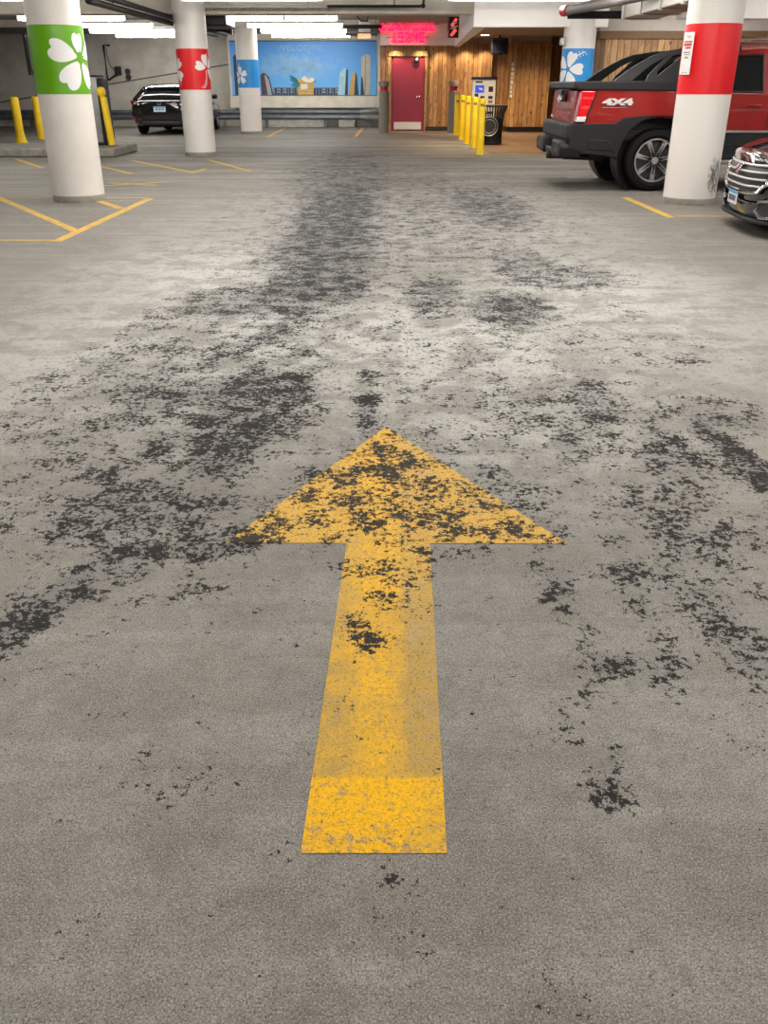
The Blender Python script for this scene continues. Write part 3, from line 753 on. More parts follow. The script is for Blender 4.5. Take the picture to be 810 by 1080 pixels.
# ticket machine
t = empty('ticket_machine', (-6.13, 20.2, .166), 0, 'tall grey metal ticket machine on the kerb behind the green-banded column', 'ticket machine')
bm = NB(); box2(bm, (-.27, -.25, .06), (.20, .25, 1.30)); obj('cabinet', bm, M['steel'], t, bevel=.012)
bm = NB(); box2(bm, (-.30, -.27, 1.30), (.22, .27, 1.34)); obj('lid', bm, M['black_metal'], t, bevel=.01)
bm = NB(); box2(bm, (.205, -.24, .0), (.30, .26, 1.28)); obj('side_cabinet', bm, M['black_metal'], t, bevel=.02)
bm = NB(); box2(bm, (-.25, -.22, 0), (.30, .22, .06)); obj('plinth', bm, M['black'], t)
bm = NB(); box2(bm, (-.26, -.258, .12), (-.19, -.251, 1.27)); obj('front_panel', bm, M['sign_face'], t)
bm = NB(); box2(bm, (-.15, -.258, .85), (.05, -.25, 1.1)); obj('display', bm, M['screen'], t)

# wall bracket with conduit and two vents on the back wall
t = empty('wall_bracket', (-9.5, 33.39, 1.45), 0, 'dark conduit bracket with junction box on the back wall above the black car', 'conduit')
bm = NB(); tube(bm, [(0, -.05, 0), (0, -.05, 1.06), (.20, -.05, 1.06)], .035, 8); tube(bm, [(.02, -.05, 0), (.38, -.1, .20)], .03, 8); obj('pipe', bm, M['black_metal'], t)
bm = NB(); tube(bm, [(.08, -.06, 1.0), (.08, -.06, .75), (.14, -.06, .45), (.33, -.06, .28)], .012, 6); obj('cable', bm, M['black'], t)
bm = NB(); box2(bm, (.30, -.15, .16), (.50, -.01, .42)); obj('junction_box', bm, M['black_metal'], t, bevel=.01)
for k, z in enumerate((1.72, 1.54)):
    bm = NB(); cyl(bm, (-8.78, 33.4, z), (-8.78, 33.3, z), .085, n=18); tag(obj('wall_vent', bm, M['black']), ['upper', 'lower'][k]+' of the two round black wall sockets right of the conduit box', 'vent')

# ---------------------------------------------------------------- litter bin
t = empty('litter_bin', (2.63, 23.1, .006), 0, 'black slatted litter bin with flared rim beside the yellow bollards', 'litter bin')
bm = NB(); lathe(bm, [(.215, .02), (.225, .60), (0, .60)], 28); obj('liner', bm, M['black'], t)
bm = NB()
n = 30
for k in range(n):
    a = 2*PI*k/n; ca, sa = math.cos(a), math.sin(a)
    pts = [(.235*ca, .235*sa, .02), (.255*ca, .255*sa, .55), (.275*ca, .275*sa, .70), (.345*ca, .345*sa, .86)]
    tube(bm, pts, .017, 6)
obj('slats', bm, M['black_metal'], t)
bm = NB()
for r, z in ((.24, .04), (.262, .60), (.345, .86)):
    tube(bm, [(r*math.cos(2*PI*k/32), r*math.sin(2*PI*k/32), z) for k in range(32)], .02, 8, True)
obj('rim', bm, M['black_metal'], t)
bm = NB(); tube(bm, [(-.10+.21*math.cos(2*PI*k/28), -.29, .42+.21*math.sin(2*PI*k/28)) for k in range(28)], .012, 6, True); tube(bm, [(-.10+.15*math.cos(2*PI*k/28), -.285, .42+.15*math.sin(2*PI*k/28)) for k in range(28)], .008, 6, True); obj('round_emblem', bm, M['steel'], t)
bm = NB(); cyl(bm, (-.10, -.26, .42), (-.10, -.285, .42), .2, n=28); obj('emblem_disc', bm, M['black'], t)

# pay station
t = empty('pay_station', (2.70, 26.2, .006), 0, 'white parking pay station with blue screen standing behind the bollards', 'pay station')
bm = NB(); box2(bm, (-.31, -.18, .03), (.31, .2, 1.44)); obj('cabinet', bm, M['sign_face'], t, bevel=.012)
bm = NB(); box2(bm, (-.34, -.22, 1.44), (.34, .22, 1.50)); box2(bm, (-.3, -.16, 0), (.3, .18, .03)); box2(bm, (.30, -.17, .03), (.33, .2, 1.44)); obj('trim_cap', bm, M['screen'], t, bevel=.008)
bm = NB(); box2(bm, (-.24, -.19, 1.12), (.0, -.178, 1.30)); obj('screen', bm, M['screen_blue'], t)
bm = NB(); prism(bm, [(-.16, 1.24), (-.05, 1.23), (-.03, 1.18), (-.12, 1.19)], lambda u, v, d: (u, -.191-d, v), .003); obj('screen_logo', bm, M['sign_face'], t)
bm = NB(); box2(bm, (-.24, -.185, 1.36), (-.05, -.178, 1.40)); box2(bm, (-.25, -.19, .92), (-.15, -.178, 1.10)); box2(bm, (.12, -.19, 1.14), (.24, -.178, 1.27)); box2(bm, (-.10, -.19, .98), (.02, -.178, 1.04))
box2(bm, (.12, -.19, .97), (.24, -.178, 1.04)); box2(bm, (.10, -.19, .60), (.24, -.178, .66)); box2(bm, (.13, -.19, .50), (.23, -.178, .57)); box2(bm, (-.2, -.19, .6), (.0, -.178, .8)); obj('slots', bm, M['black'], t)
bm = NB(); box2(bm, (.12, -.19, .86), (.24, -.178, .94)); box2(bm, (.12, -.19, .76), (.24, -.178, .82)); obj('red_buttons', bm, mat('dull_red_button', (.35, .16, .16), .5), t)

# hanging monitor in the lobby
t = empty('wall_monitor', (3.36, 28.6, 2.10), 0, 'small dark monitor hanging under the lobby ceiling above the pay station', 'monitor')
bm = NB(); box2(bm, (-.24, -.06, 0), (.24, .06, .43)); obj('casing', bm, M['black'], t, bevel=.02)
bm = NB(); box2(bm, (-.20, -.066, .04), (.20, -.058, .39)); obj('screen', bm, M['screen'], t)
bm = NB(); cyl(bm, (0, 0, .43), (0, 0, .51), .03); obj('mount', bm, M['black'], t)
# narrow vertical sign on the corner of the planked block
t = empty('vertical_sign', (3.82, 28.98, 1.0), 0, 'narrow vertical strip of small white lettering on the planked corner', 'sign')
bm = NB(); rnd = random.Random(5)
z = .9
while z > 0:
    h = rnd.uniform(.05, .1); box2(bm, (-.03, -.012, z-h), (rnd.uniform(.01, .05), 0, z)); z -= h+.04
obj('white_lettering', bm, M['sign_face'], t)
bm = NB(); box2(bm, (-.05, 0, -.03), (.06, .012, .93)); obj('strip', bm, mat('pale_wood_strip', (.45, .30, .16), .6), t)
# metal door post beyond the right blue column
t = empty('door_frame_post', (4.16, 20.9, 0), 0, 'brushed steel door post with dark box on top right of the blue-banded column', 'door frame')
bm = NB(); box2(bm, (-.07, -.06, 0), (.07, .06, 1.85)); obj('post', bm, M['steel'], t, bevel=.01)
bm = NB(); box2(bm, (-.12, -.1, 1.85), (.10, .1, 2.02)); obj('closer_box', bm, M['black'], t, bevel=.01)
# small bracket on blue column side
bm = NB(); box2(bm, (3.46, 19.3, 2.02), (3.54, 19.42, 2.16)); tag(obj('sensor_box', bm, M['steel'], bevel=.01), 'small grey sensor box on the left side of the right blue-banded column', 'sensor')

# ---------------------------------------------------------------- signs
t = empty('neon_sign', (.69, 29.55, 2.42), 0, 'glowing red neon sign in two rows on the white panel above the door', 'neon sign')
rnd = random.Random(11)
def glyphs(x0, x1, z0, z1, n):
    bm = NB(); w = (x1-x0)/n
    for k in range(n):
        a = x0+k*w+w*.16; b = x0+(k+1)*w-w*.16; m_ = (a+b)/2; zm = (z0+z1)/2
        kind = rnd.choice('UIOZSN')
        P = {'U': [(a, z1), (a, z0), (b, z0), (b, z1)], 'I': [(m_, z1), (m_, zm), (a, z0), (b, z0)], 'O': [(a, z0), (a, z1), (b, z1), (b, z0), (a, z0)],
             'Z': [(a, z1), (b, z1), (a, z0), (b, z0)], 'S': [(b, z1), (a, z1), (a, zm), (b, zm), (b, z0), (a, z0)], 'N': [(a, z0), (a, z1), (b, z0), (b, z1)]}[kind]
        tube(bm, [(x, -.06, z) for x, z in P], .032, 8)
    return bm
obj('upper_row', glyphs(-.86, .86, .36, .66, 7), M['neon'], t)
obj('lower_row', glyphs(-.50, .54, .05, .27, 5), M['neon'], t)
bm = NB(); box2(bm, (-1.0, -.045, .50), (1.0, -.02, .52)); box2(bm, (-.62, -.045, .15), (.66, -.02, .17))
for x in (-.9, -.3, .3, .9): cyl(bm, (x, -.045, .51), (x, 0, .51), .012, n=8)
for x in (-.55, .6): cyl(bm, (x, -.045, .16), (x, 0, .16), .012, n=8)
obj('mounting_rail', bm, M['steel'], t)
# projecting sign on the soffit side
t = empty('projecting_sign', (2.02, 26.8, 2.46), R(12), 'black projecting sign with red and white lettering on the white soffit side', 'sign')
bm = NB(); box2(bm, (-.28, 0, 0), (.12, .12, .50)); obj('cabinet', bm, M['black'], t, bevel=.01)
bm = NB(); 
for p in ([(-.24, .30), (-.10, .47), (-.04, .44), (-.16, .27)], [(-.25, .06), (-.12, .22), (-.05, .17), (-.18, .03)]): prism(bm, p, lambda u, v, d: (u, -.004-d, v), .006)
obj('red_lettering', bm, mat('lit_red_letters', (.8, .05, .05), .4, emit=1.2, ecol=(1, .08, .06)), t)
bm = NB(); prism(bm, [(-.25, .2), (-.2, .28), (-.02, .30), (-.08, .21)], lambda u, v, d: (u, -.004-d, v), .005); prism(bm, [(-.2, .35), (-.17, .40), (-.05, .37), (-.07, .34)], lambda u, v, d: (u, -.012-d, v), .003); obj('white_lettering', bm, M['sign_face'], t)
# exit sign + box beside it
t = empty('exit_sign', (-.60, 30.2, 2.58), 0, 'lit exit sign with red letters hanging at the right end of the mural', 'exit sign')
bm = NB(); box2(bm, (-.20, -.03, 0), (.20, .03, .24)); obj('casing', bm, mat('exit_face', (.8, .72, .62), .4, emit=.5, ecol=(1, .75, .5)), t, bevel=.01)
text_obj('lettering', 'EXIT', .22, M['exit'], t, Matrix.Translation((0, -.034, .12)) @ FACE, .003, .006, .85)
bm = NB(); cyl(bm, (0, 0, .24), (0, 0, .37), .015); obj('hanger', bm, M['black'], t)
t = empty('hanging_light_box', (-.52, 26.5, 2.58), 0, 'white hanging box on two dark rods above the exit sign', 'light box')
bm = NB(); box2(bm, (-.16, -.12, 0), (.16, .12, .24)); obj('casing', bm, M['sign_face'], t, bevel=.02)
bm = NB(); tube(bm, [(.06, 0, .24), (.10, -.05, .37)], .014, 6); tube(bm, [(-.06, 0, .24), (-.2, -.05, .37)], .014, 6); cyl(bm, (-.1, 0, .25), (.1, 0, .25), .03, n=8); obj('hanger', bm, M['black'], t)

# ---------------------------------------------------------------- lights
CL = empty('fluorescent_light', (0, 0, 0))
bm = NB(); box2(bm, (-1.24, -.05, .04), (1.24, .05, .06)); obj('housing', bm, M['pipe_grey'], CL)
for s in (-1, 1):
    bm = NB(); x0, x1 = (s*.03, s*1.22); cyl(bm, (min(x0, x1), 0, 0), (max(x0, x1), 0, 0), .048, n=14); obj('tube', bm, M['tube'], CL)
bm = NB(); 
for x in (-.8, .8): cyl(bm, (x, 0, .06), (x, 0, .25), .008, n=6)
obj('hanger', bm, M['steel'], CL)
ordn = ['first', 'second', 'third', 'fourth', 'fifth', 'sixth', 'seventh', 'eighth', 'ninth', 'tenth', 'eleventh', 'twelfth', 'thirteenth', 'fourteenth']
def area(x, y, z, sx, sy, power, color=(1, .95, .88)):
    l = bpy.data.lights.new('lamp_light', 'AREA'); l.shape = 'RECTANGLE'; l.size = sx; l.size_y = sy; l.energy = power; l.color = color
    o = bpy.data.objects.new('lamp_light', l); COL.objects.link(o); o.location = (x, y, z); o.visible_camera = True; return o
first = True
for gi, (gx, gname, kmax) in enumerate(((-2.3, 'group before the mural', 14), (-7.2, 'group above the black car', 8), (2.35, 'group right of the driving lane', 14), (7.2, 'group over the pickup', 14))):
    for k in range(kmax):
        y = 31.1-2.72*k
        if y < .5: continue
        if gi == 2 and y > 18.5: continue
        if gi == 3 and y > 15.9: continue
        if abs(y-20.1) < .3 and gi == 0:
            f = empty('unlit_fluorescent_light', (gx, 19.75, 2.68), 0, 'switched off fluorescent fixture before the red-banded column line, above the driving lane', 'ceiling light', 'ceiling lights')
            bm = NB(); box2(bm, (-1.24, -.13, .0), (1.24, .13, .05)); obj('housing', bm, M['duct'], f, bevel=.006)
            bm = NB()
            for q in range(40): box2(bm, (-1.2+q*.0615, -.12, -.03), (-1.195+q*.0615, .12, 0))
            obj('louver', bm, M['steel'], f)
            bm = NB(); cyl(bm, (-.8, 0, .05), (-.8, 0, .27), .008, n=6); cyl(bm, (.8, 0, .05), (.8, 0, .27), .008, n=6); obj('hanger', bm, M['steel'], f)
            continue
        f = CL if first else copy_tree(CL); first = False
        f.location = (gx, y, 2.70)
        where = ordn[k] if gi < 2 else ordn[k]
        tag(f, 'lit fluorescent strip, %s row from the back wall, %s' % (where, gname), 'ceiling light', 'ceiling lights')
        area(gx, y, 2.65, 2.3, .07, 24 if y > 13 else 42)
f = copy_tree(CL); f.location = (6.2, 18.5, 2.54); tag(f, 'added fluorescent strip hidden behind the right soffit, brightening the planked wall behind the pickup', 'ceiling light', 'ceiling lights')  # extra strip added out of sight behind the soffit to brighten the planks
area(6.2, 18.5, 2.49, 2.3, .07, 40)  # light of the added strip
# downlights in the lobby
for k, (px_, y) in enumerate(((2.62, 20.8), (2.62, 22.6), (2.62, 24.4), (2.9, 28.4), (.7, 29.2))):
    if k == 4: continue
    bm = NB(); cyl(bm, (px_, y, 2.59), (px_, y, 2.602), .12, n=20); tag(obj('downlight', bm, M['downlight']), '%s round downlight in the lobby ceiling counted from the lane' % ordn[k], 'downlight', 'lobby downlights')
def spot(x, y, z, e, tgt, ang=70):
    l = bpy.data.lights.new('downlight_beam', 'SPOT'); l.energy = e; l.color = (1, .76, .46); l.spot_size = R(ang); l.spot_blend = .8; l.shadow_soft_size = .05
    o = bpy.data.objects.new('downlight_beam', l); COL.objects.link(o); o.location = (x, y, z)
    o.rotation_euler = (Vector(tgt)-Vector((x, y, z))).to_track_quat('-Z', 'Y').to_euler()
for x, y in ((2.62, 20.8), (2.62, 22.6), (2.62, 24.4), (2.9, 28.4), (4.4, 27.5)): spot(x, y, 2.57, 260, (x, y+.3, 0), 120)
for x in (.35, 1.1, 1.75, 2.5, 3.1): spot(x, 29.66, 2.36, 42, (x, 30.0, 1.2), 110)

# ---------------------------------------------------------------- pipes and ducts
def pipe(pts, r, m, label, name='pipe', cat='pipe'):
    bm = NB(); tube(bm, pts, r, 12)
    for p in (pts[0], pts[-1]):
        f = .12; q = Vector(pts[0])*(1-f)+Vector(pts[-1])*f if p is pts[0] else Vector(pts[0])*f+Vector(pts[-1])*(1-f)
        cyl(bm, (q.x, q.y, q.z), (q.x, q.y, 2.95), .008, n=6)
    return tag(obj(name, bm, m), label, cat)
pipe([(-4.42, 15.0, 2.46), (-4.40, 26.0, 2.48)], .05, M['black_metal'], 'lower dark pipe running back behind the left red-banded column')
pipe([(-4.30, 14.0, 2.545), (-4.30, 27.0, 2.545)], .045, M['black_metal'], 'upper dark pipe running along the ceiling towards the mural')
pipe([(-4.52, 14.0, 2.575), (-4.52, 27.0, 2.575)], .015, M['joist'], 'thin grey conduit above the dark ceiling pipe at left')
t = empty('air_unit', (0, 0, 0), 0, 'black box unit with a slanted bracket under the ceiling right of the left red-banded column', 'air unit')
bm = NB(); tube(bm, [(-4.1, 22.25, 2.56), (-3.42, 22.25, 2.36)], .03, 8); tube(bm, [(-4.1, 22.25, 2.42), (-3.42, 22.25, 2.40)], .02, 8); box2(bm, (-3.46, 22.2, 2.33), (-3.40, 22.3, 2.56)); obj('bracket', bm, M['black'], t)
bm = NB(); cyl(bm, (-4.1, 21.4, 2.7), (-4.1, 21.4, 2.95), .012, n=6); obj('hanger', bm, M['black'], t)
bm = NB(); box2(bm, (-4.22, 21.0, 2.43), (-3.34, 22.3, 2.76)); obj('casing', bm, M['black'], t, bevel=.05)
t = empty('sprinkler_pipe', (0, 0, 0), 0, 'thin black sprinkler pipe with an elbow below the concrete beam', 'pipe')
bm = NB(); tube(bm, [(-1.1, 19.4, 2.69), (.70, 19.4, 2.69), (.76, 19.4, 2.72), (.78, 19.4, 2.96)], .025, 10); tube(bm, [(.2, 19.4, 2.96), (.2, 19.4, 2.69)], .012, 6); obj('run', bm, M['black_metal'], t)
bm = NB(); bmesh.ops.create_uvsphere(bm, u_segments=10, v_segments=8, radius=.045, matrix=Matrix.Translation((.76, 19.4, 2.70))); obj('elbow', bm, M['black_metal'], t)
pipe([(-1.55, 26.3, 2.70), (-.05, 26.3, 2.70)], .045, M['black_metal'], 'horizontal black pipe in front of the exit sign')
for k, y in enumerate((29.3, 30.6)):
    pipe([(-1.2, y, 2.72), (-.2, y, 2.72)], .05, M['joist'], ['nearer', 'farther'][k]+' short dark pipe beside the exit sign above the mural')
t = empty('drain_pipe', (0, 0, 0), 0, 'grey drain pipe with a dark red end cap in front of the right blue-banded column', 'pipe')
bm = NB(); tube(bm, [(3.10, 17.0, 2.46), (3.35, 15.9, 2.46), (3.75, 13.6, 2.46)], .07, 14); obj('run', bm, M['pipe_grey'], t)
bm = NB(); cyl(bm, (3.07, 17.1, 2.46), (3.12, 16.9, 2.46), .085, n=14); obj('end_cap', bm, M['post_red'], t)
bm = NB(); tube(bm, [(3.14, 17.05, 2.40), (4.15, 17.05, 2.40)], .06, 12); obj('cross_run', bm, M['black_metal'], t)
t = empty('air_duct', (0, 0, 0), 0, 'beige rectangular air duct under the ceiling between the blue- and red-banded right columns', 'duct')
bm = NB(); box2(bm, (3.78, 12.2, 2.27), (4.34, 15.9, 2.62)); obj('duct_run', bm, M['duct'], t, bevel=.01)
bm = NB()
for y in (12.7, 13.7, 14.7, 15.7): box2(bm, (3.76, y-.02, 2.25), (4.36, y+.02, 2.64))
obj('flange', bm, M['duct'], t)
bm = NB(); box2(bm, (4.36, 12.5, 2.36), (4.75, 15.2, 2.62)); obj('side_run', bm, M['duct'], t, bevel=.01)

# ---------------------------------------------------------------- vehicles
def side(bm, poly, s, yf, t):
    """thick panel on the side s (-1/+1); poly in (x, z); yf(z) half width"""
    return prism(bm, poly, lambda u, v, d: (u, s*(yf(v)-d), v), t)

def arc(cx, cz, r, a0, a1, n=14):
    return [(cx+r*math.cos(R(a0+(a1-a0)*i/n)), cz+r*math.sin(R(a0+(a1-a0)*i/n))) for i in range(n+1)]

def wheel(parent, x, y, r, w, s, spokes=7, rimr=.70):
    """axle along Y; s = -1 when the outer face looks to -Y"""
    t = None
    bm = NB(); ro = r
    prof = [(r*rimr, -w/2+.02), (r*.80, -w/2), (r*.94, -w/2+.015), (ro, -w/2+.05), (ro, w/2-.05), (r*.94, w/2-.015), (r*.80, w/2), (r*rimr, w/2-.02), (r*rimr, -w/2+.02)]
    lathe(bm, prof, 40, Matrix.Translation((x, y, r)), 'Y', False); tire = obj('wheel', bm, M['rubber'], parent)
    yo = y+s*(w/2-.03)
    bm = NB(); lathe(bm, [(r*rimr, yo+s*.02), (r*rimr*.93, yo+s*.02), (r*rimr*.9, yo-s*.05), (r*rimr*.9, yo-s*.12)], 40, Matrix.Translation((x, 0, r)), 'Y', False)
    hub = r*rimr; obj('rim', bm, M['alu'], tire); bm = NB()
    for k in range(spokes):
        a = 2*PI*k/spokes+.2
        for da in (-.05, .05):
            p0 = Vector((math.cos(a)*r*.10, 0, math.sin(a)*r*.10)); p1 = Vector((math.cos(a+da*1.3)*hub*.93, 0, math.sin(a+da*1.3)*hub*.93))
            c = Vector((x, yo, r))
            d = (p1-p0).normalized(); sd = Vector((-d.z, 0, d.x))*r*.045
            q = [c+p0+sd, c+p0-sd, c+p1-sd*.8, c+p1+sd*.8]
            a4 = [bm.verts.new(v+Vector((0, s*.012, 0))) for v in q]; b4 = [bm.verts.new(v-Vector((0, s*.03, 0))) for v in q]
            bm.faces.new(a4); bm.faces.new(b4[::-1])
            for i in range(4): bm.faces.new((a4[i], a4[(i+1) % 4], b4[(i+1) % 4], b4[i]))
    cyl(bm, (x, yo-s*.02, r), (x, yo+s*.02, r), r*.12, n=20)
    obj('spokes', bm, M['alu'], tire)
    bm = NB(); cyl(bm, (x, yo-s*.08, r), (x, yo-s*.13, r), r*.6, n=28); obj('brake_disc', bm, M['alu_dark'], tire)
    return tire

# ---- red pickup: x forward from the rear bumper, y across, near side is -y
tr = empty('pickup_truck', (2.42, 13.78, 0), 0, 'red pickup truck with charcoal cladding parked nose right behind the red-banded column', 'pickup truck')
TW = .98
RXw, FXw, RW = 1.30, 4.60, .40
yf = lambda z: TW if z < 1.24 else TW-(z-1.24)*.30
low = lambda z: TW-.01 if z > .75 else TW-.01-(.75-z)*.12
for s in (-1, 1):
    pass
# red body: side panels
bm = NB()
arcR = [(x, (z-RW-.03)*.82+RW+.03) for x, z in arc(RXw, RW+.03, .62, 160, 20, 16)]; arcF = [(x, (z-RW-.03)*.82+RW+.03) for x, z in arc(FXw, RW+.03, .62, 160, 20, 16)]
poly = [(.24, .78), (.43, 1.275), (.95, 1.275), (1.95, 1.27), (2.08, 1.235), (4.0, 1.20), (4.9, 1.13), (5.35, 1.05), (5.45, .80), (5.35, .62), (5.25, .62)] + arcF[::-1] + [(4.1, .55), (1.8, .55)] + arcR[::-1] + [(.66, .62), (.24, .62)]
for s in (-1, 1): side(bm, poly, s, low, .22)
# bed floor/inner, hood, cowl, nose
box2(bm, (.24, -.80, .62), (.30, .80, 1.26)); loft(bm, [[(x, y*w, z) for y, z in ((-.96, .95), (-.93, h-.06), (-.75, h), (0, h+.03), (.75, h), (.93, h-.06), (.96, .95))] for x, h, w in ((3.75, 1.27, 1), (4.3, 1.25, 1), (5.0, 1.17, 1), (5.4, 1.06, .98), (5.5, .98, .95))])
obj('body', bm, M['truck_red'], tr, bevel=.012)
# tailgate with stamped lettering and handle
bm = NB(); box2(bm, (.17, -.80, .80), (.24, .80, 1.27)); tg = obj('tailgate', bm, M['truck_red'], tr, bevel=.02)
bm = NB(); box2(bm, (.155, -.62, 1.02), (.175, .62, 1.04)); obj('crease', bm, M['truck_red'], tg, bevel=.004)
RV = Matrix.Rotation(R(-90), 4, 'Z') @ FACE   # text read from -X
text_obj('stamped_lettering', 'CHEVROLET', .14, mat('dull_red_lettering', (.50, .16, .15), .35, metal=.3), tg, Matrix.Translation((.166, 0, .93)) @ RV, .004, .003, 1.35)
bm = NB(); box2(bm, (.10, -.17, 1.12), (.165, .17, 1.21)); box2(bm, (.09, -.12, 1.19), (.14, .12, 1.27)); obj('tailgate_handle', bm, M['black'], tg, bevel=.02)
bm = NB()
prism(bm, [(-.13, 1.17), (-.05, 1.17), (-.04, 1.20), (.04, 1.20), (.05, 1.17), (.13, 1.17), (.12, 1.14), (.04, 1.14), (.03, 1.11), (-.05, 1.11), (-.06, 1.14), (-.14, 1.14)], lambda u, v, d: (.10-d, u, v), .015)
obj('emblem', bm, M['silver'], tg)
# tail lamps wrap the rear corners
for s in (-1, 1):
    bm = NB()
    side(bm, [(.165, .90), (.29, .90), (.41, 1.265), (.20, 1.265)], s, lambda z: TW+.004, .20)
    tl = obj('tail_lamp', bm, M['tail_red'], tr, bevel=.02)
    bm = NB(); side(bm, [(.16, .885), (.283, .885), (.30, .95), (.175, .95)], s, lambda z: TW+.007, .16); obj('reversing_lens', bm, M['tail_clear'], tl, bevel=.008)
    bm = NB(); side(bm, [(.22, 1.04), (.32, 1.04), (.335, 1.08), (.22, 1.08)], s, lambda z: TW+.009, .1); side(bm, [(.23, 1.16), (.36, 1.16), (.37, 1.19), (.23, 1.19)], s, lambda z: TW+.009, .1); obj('lens_highlight', bm, mat('bright_red_lens', (.8, .05, .05), .1, coat=1), tl)
# black gap line beside the lamp and below the cap
bm = NB()
for s in (-1, 1): side(bm, [(.285, .89), (.305, .89), (.432, 1.27), (.412, 1.27)], s, lambda z: TW-.002, .02)
obj('panel_gap', bm, M['black'], tr)
# charcoal cladding: flares, rocker and rear corner
for s in (-1, 1):
    bm = NB()
    p = [(.10, .86), (.70, .865), (.80, .935), (1.10, .965), (1.55, .965), (1.72, .90), (1.86, .77), (4.05, .77), (4.18, .90), (4.3, .95), (4.9, .95), (5.1, .86), (5.40, .80), (5.42, .45), (5.14, .43)]
    p += arc(FXw, RW+.03, .53, 0, 180, 18) + [(4.0, .43), (1.9, .43)] + arc(RXw, RW+.03, .53, 0, 180, 18) + [(.76, .44), (.32, .50), (.10, .55)]
    side(bm, p, s, lambda z: TW+.028-(max(0, .6-z))*.12, .10)
    cd = obj('side_cladding', bm, M['cladding'], tr, bevel=.012)
    bm = NB(); side(bm, [(.34, .67), (.62, .66), (.68, .60), (.72, .52), (.36, .54)], s, lambda z: TW+.034-(max(0, .6-z))*.12, .02); obj('molded_inset', bm, M['cladding'], cd, bevel=.01)
    bm = NB(); side(bm, [(1.92, .755), (4.0, .755), (4.0, .78), (1.92, .78)], s, lambda z: TW+.036, .02); obj('bright_strip', bm, M['steel'], cd)
    bm = NB(); side(bm, [(1.9, .60), (2.9, .60), (2.9, .61), (1.9, .61)], s, lambda z: TW+.032, .02); obj('groove', bm, M['black'], cd)
    # step bar
    bm = NB(); tube(bm, [(1.95, s*(TW-.02), .37), (2.05, s*(TW+.07), .39), (4.0, s*(TW+.07), .39), (4.1, s*(TW-.02), .37)], .035, 10); obj('step_bar', bm, M['chrome'], tr)
# wheel wells and underbody
bm = NB()
for cx in (RXw, FXw):
    for s in (-1, 1):
        lathe(bm, [(.525, s*(TW-.03)), (.525, s*.55), (.05, s*.55)], 28, Matrix.Translation((cx, 0, RW+.03)), 'Y', False)
box2(bm, (.5, -.56, .40), (5.2, .56, .72)); box2(bm, (.28, -.74, .64), (1.95, .74, .78)); box2(bm, (1.8, -.95, .36), (4.1, .95, .56))
cyl(bm, (RXw, -.7, RW), (RXw, .7, RW), .07, n=10); bmesh.ops.create_uvsphere(bm, u_segments=14, v_segments=10, radius=.17, matrix=Matrix.Translation((RXw, .0, RW)))
cyl(bm, (.12, -.45, .42), (.7, -.45, .40), .04, n=10)
obj('underbody', bm, M['black'], tr)
# rear bumper
bm = NB()
prof = lambda w, dx: [(dx+.16, -w, .80), (dx+.02, -w, .83)]
def brow(dx, z0, z1, w, t=.12):
    n = 12; pts = []
    for i in range(n+1):
        y = -w+2*w*i/n; e = abs(y)/w
        pts.append((dx+.10*max(0, e-.75)**1.2*4*.25+.0, y))
    out = [(x, y) for x, y in pts]; inn = [(x+t, y) for x, y in pts][::-1]
    prism(bm, out+inn, lambda u, v, d: (u, v, z0+d), z1-z0)
brow(.04, .66, .86, TW+.025, .16); brow(.08, .58, .68, TW+.0, .14)
bp = obj('rear_bumper', bm, M['cladding'], tr, bevel=.03, seg=3)
for s in (-1, 1):
    bm = NB(); prism(bm, [(s*.35, .64), (s*.93, .64), (s*1.0, .58), (s*.96, .44), (s*.40, .42), (s*.33, .50)], lambda u, v, d: (-.03+d, u, v), .30); c = obj('bumper_step', bm, M['cladding'], bp, bevel=.03, seg=3)
    bm = NB(); prism(bm, [(s*.55, .59), (s*.85, .59), (s*.85, .50), (s*.55, .50)], lambda u, v, d: (-.033+d, u, v), .02); obj('step_recess', bm, M['black'], c)
    bm = NB(); side(bm, [(.02, .60), (.20, .60), (.20, .50), (.02, .50)], s, lambda z: TW-.005+.0, .03); obj('side_recess', bm, M['black'], c)
bm = NB(); box2(bm, (.0, -.33, .45), (.2, .33, .52)); obj('plate_recess', bm, M['black'], bp, bevel=.02)
bm = NB(); box2(bm, (.0, -.04, .36), (.3, .04, .44)); cyl(bm, (-.03, 0, .41), (.02, 0, .41), .05, n=10); obj('tow_hitch', bm, M['black'], bp)
bm = NB(); box2(bm, (.025, .42, .55), (.035, .62, .62)); obj('chrome_pad', bm, M['steel'], bp, bevel=.01)
# plastic bed rails and tailgate cap
bm = NB()
for s in (-1, 1):
    side(bm, [(.12, 1.30), (.16, 1.375), (1.95, 1.385), (2.02, 1.26), (1.2, 1.262), (.18, 1.272)], s, lambda z: TW+.012, .16)
box2(bm, (.10, -TW, 1.285), (.26, TW, 1.372))
rc = obj('bed_rail_cap', bm, M['cladding'], tr, bevel=.015)
bm = NB(); box2(bm, (.26, -.82, 1.30), (1.85, .82, 1.35)); obj('bed_cover', bm, M['black'], tr, bevel=.01)
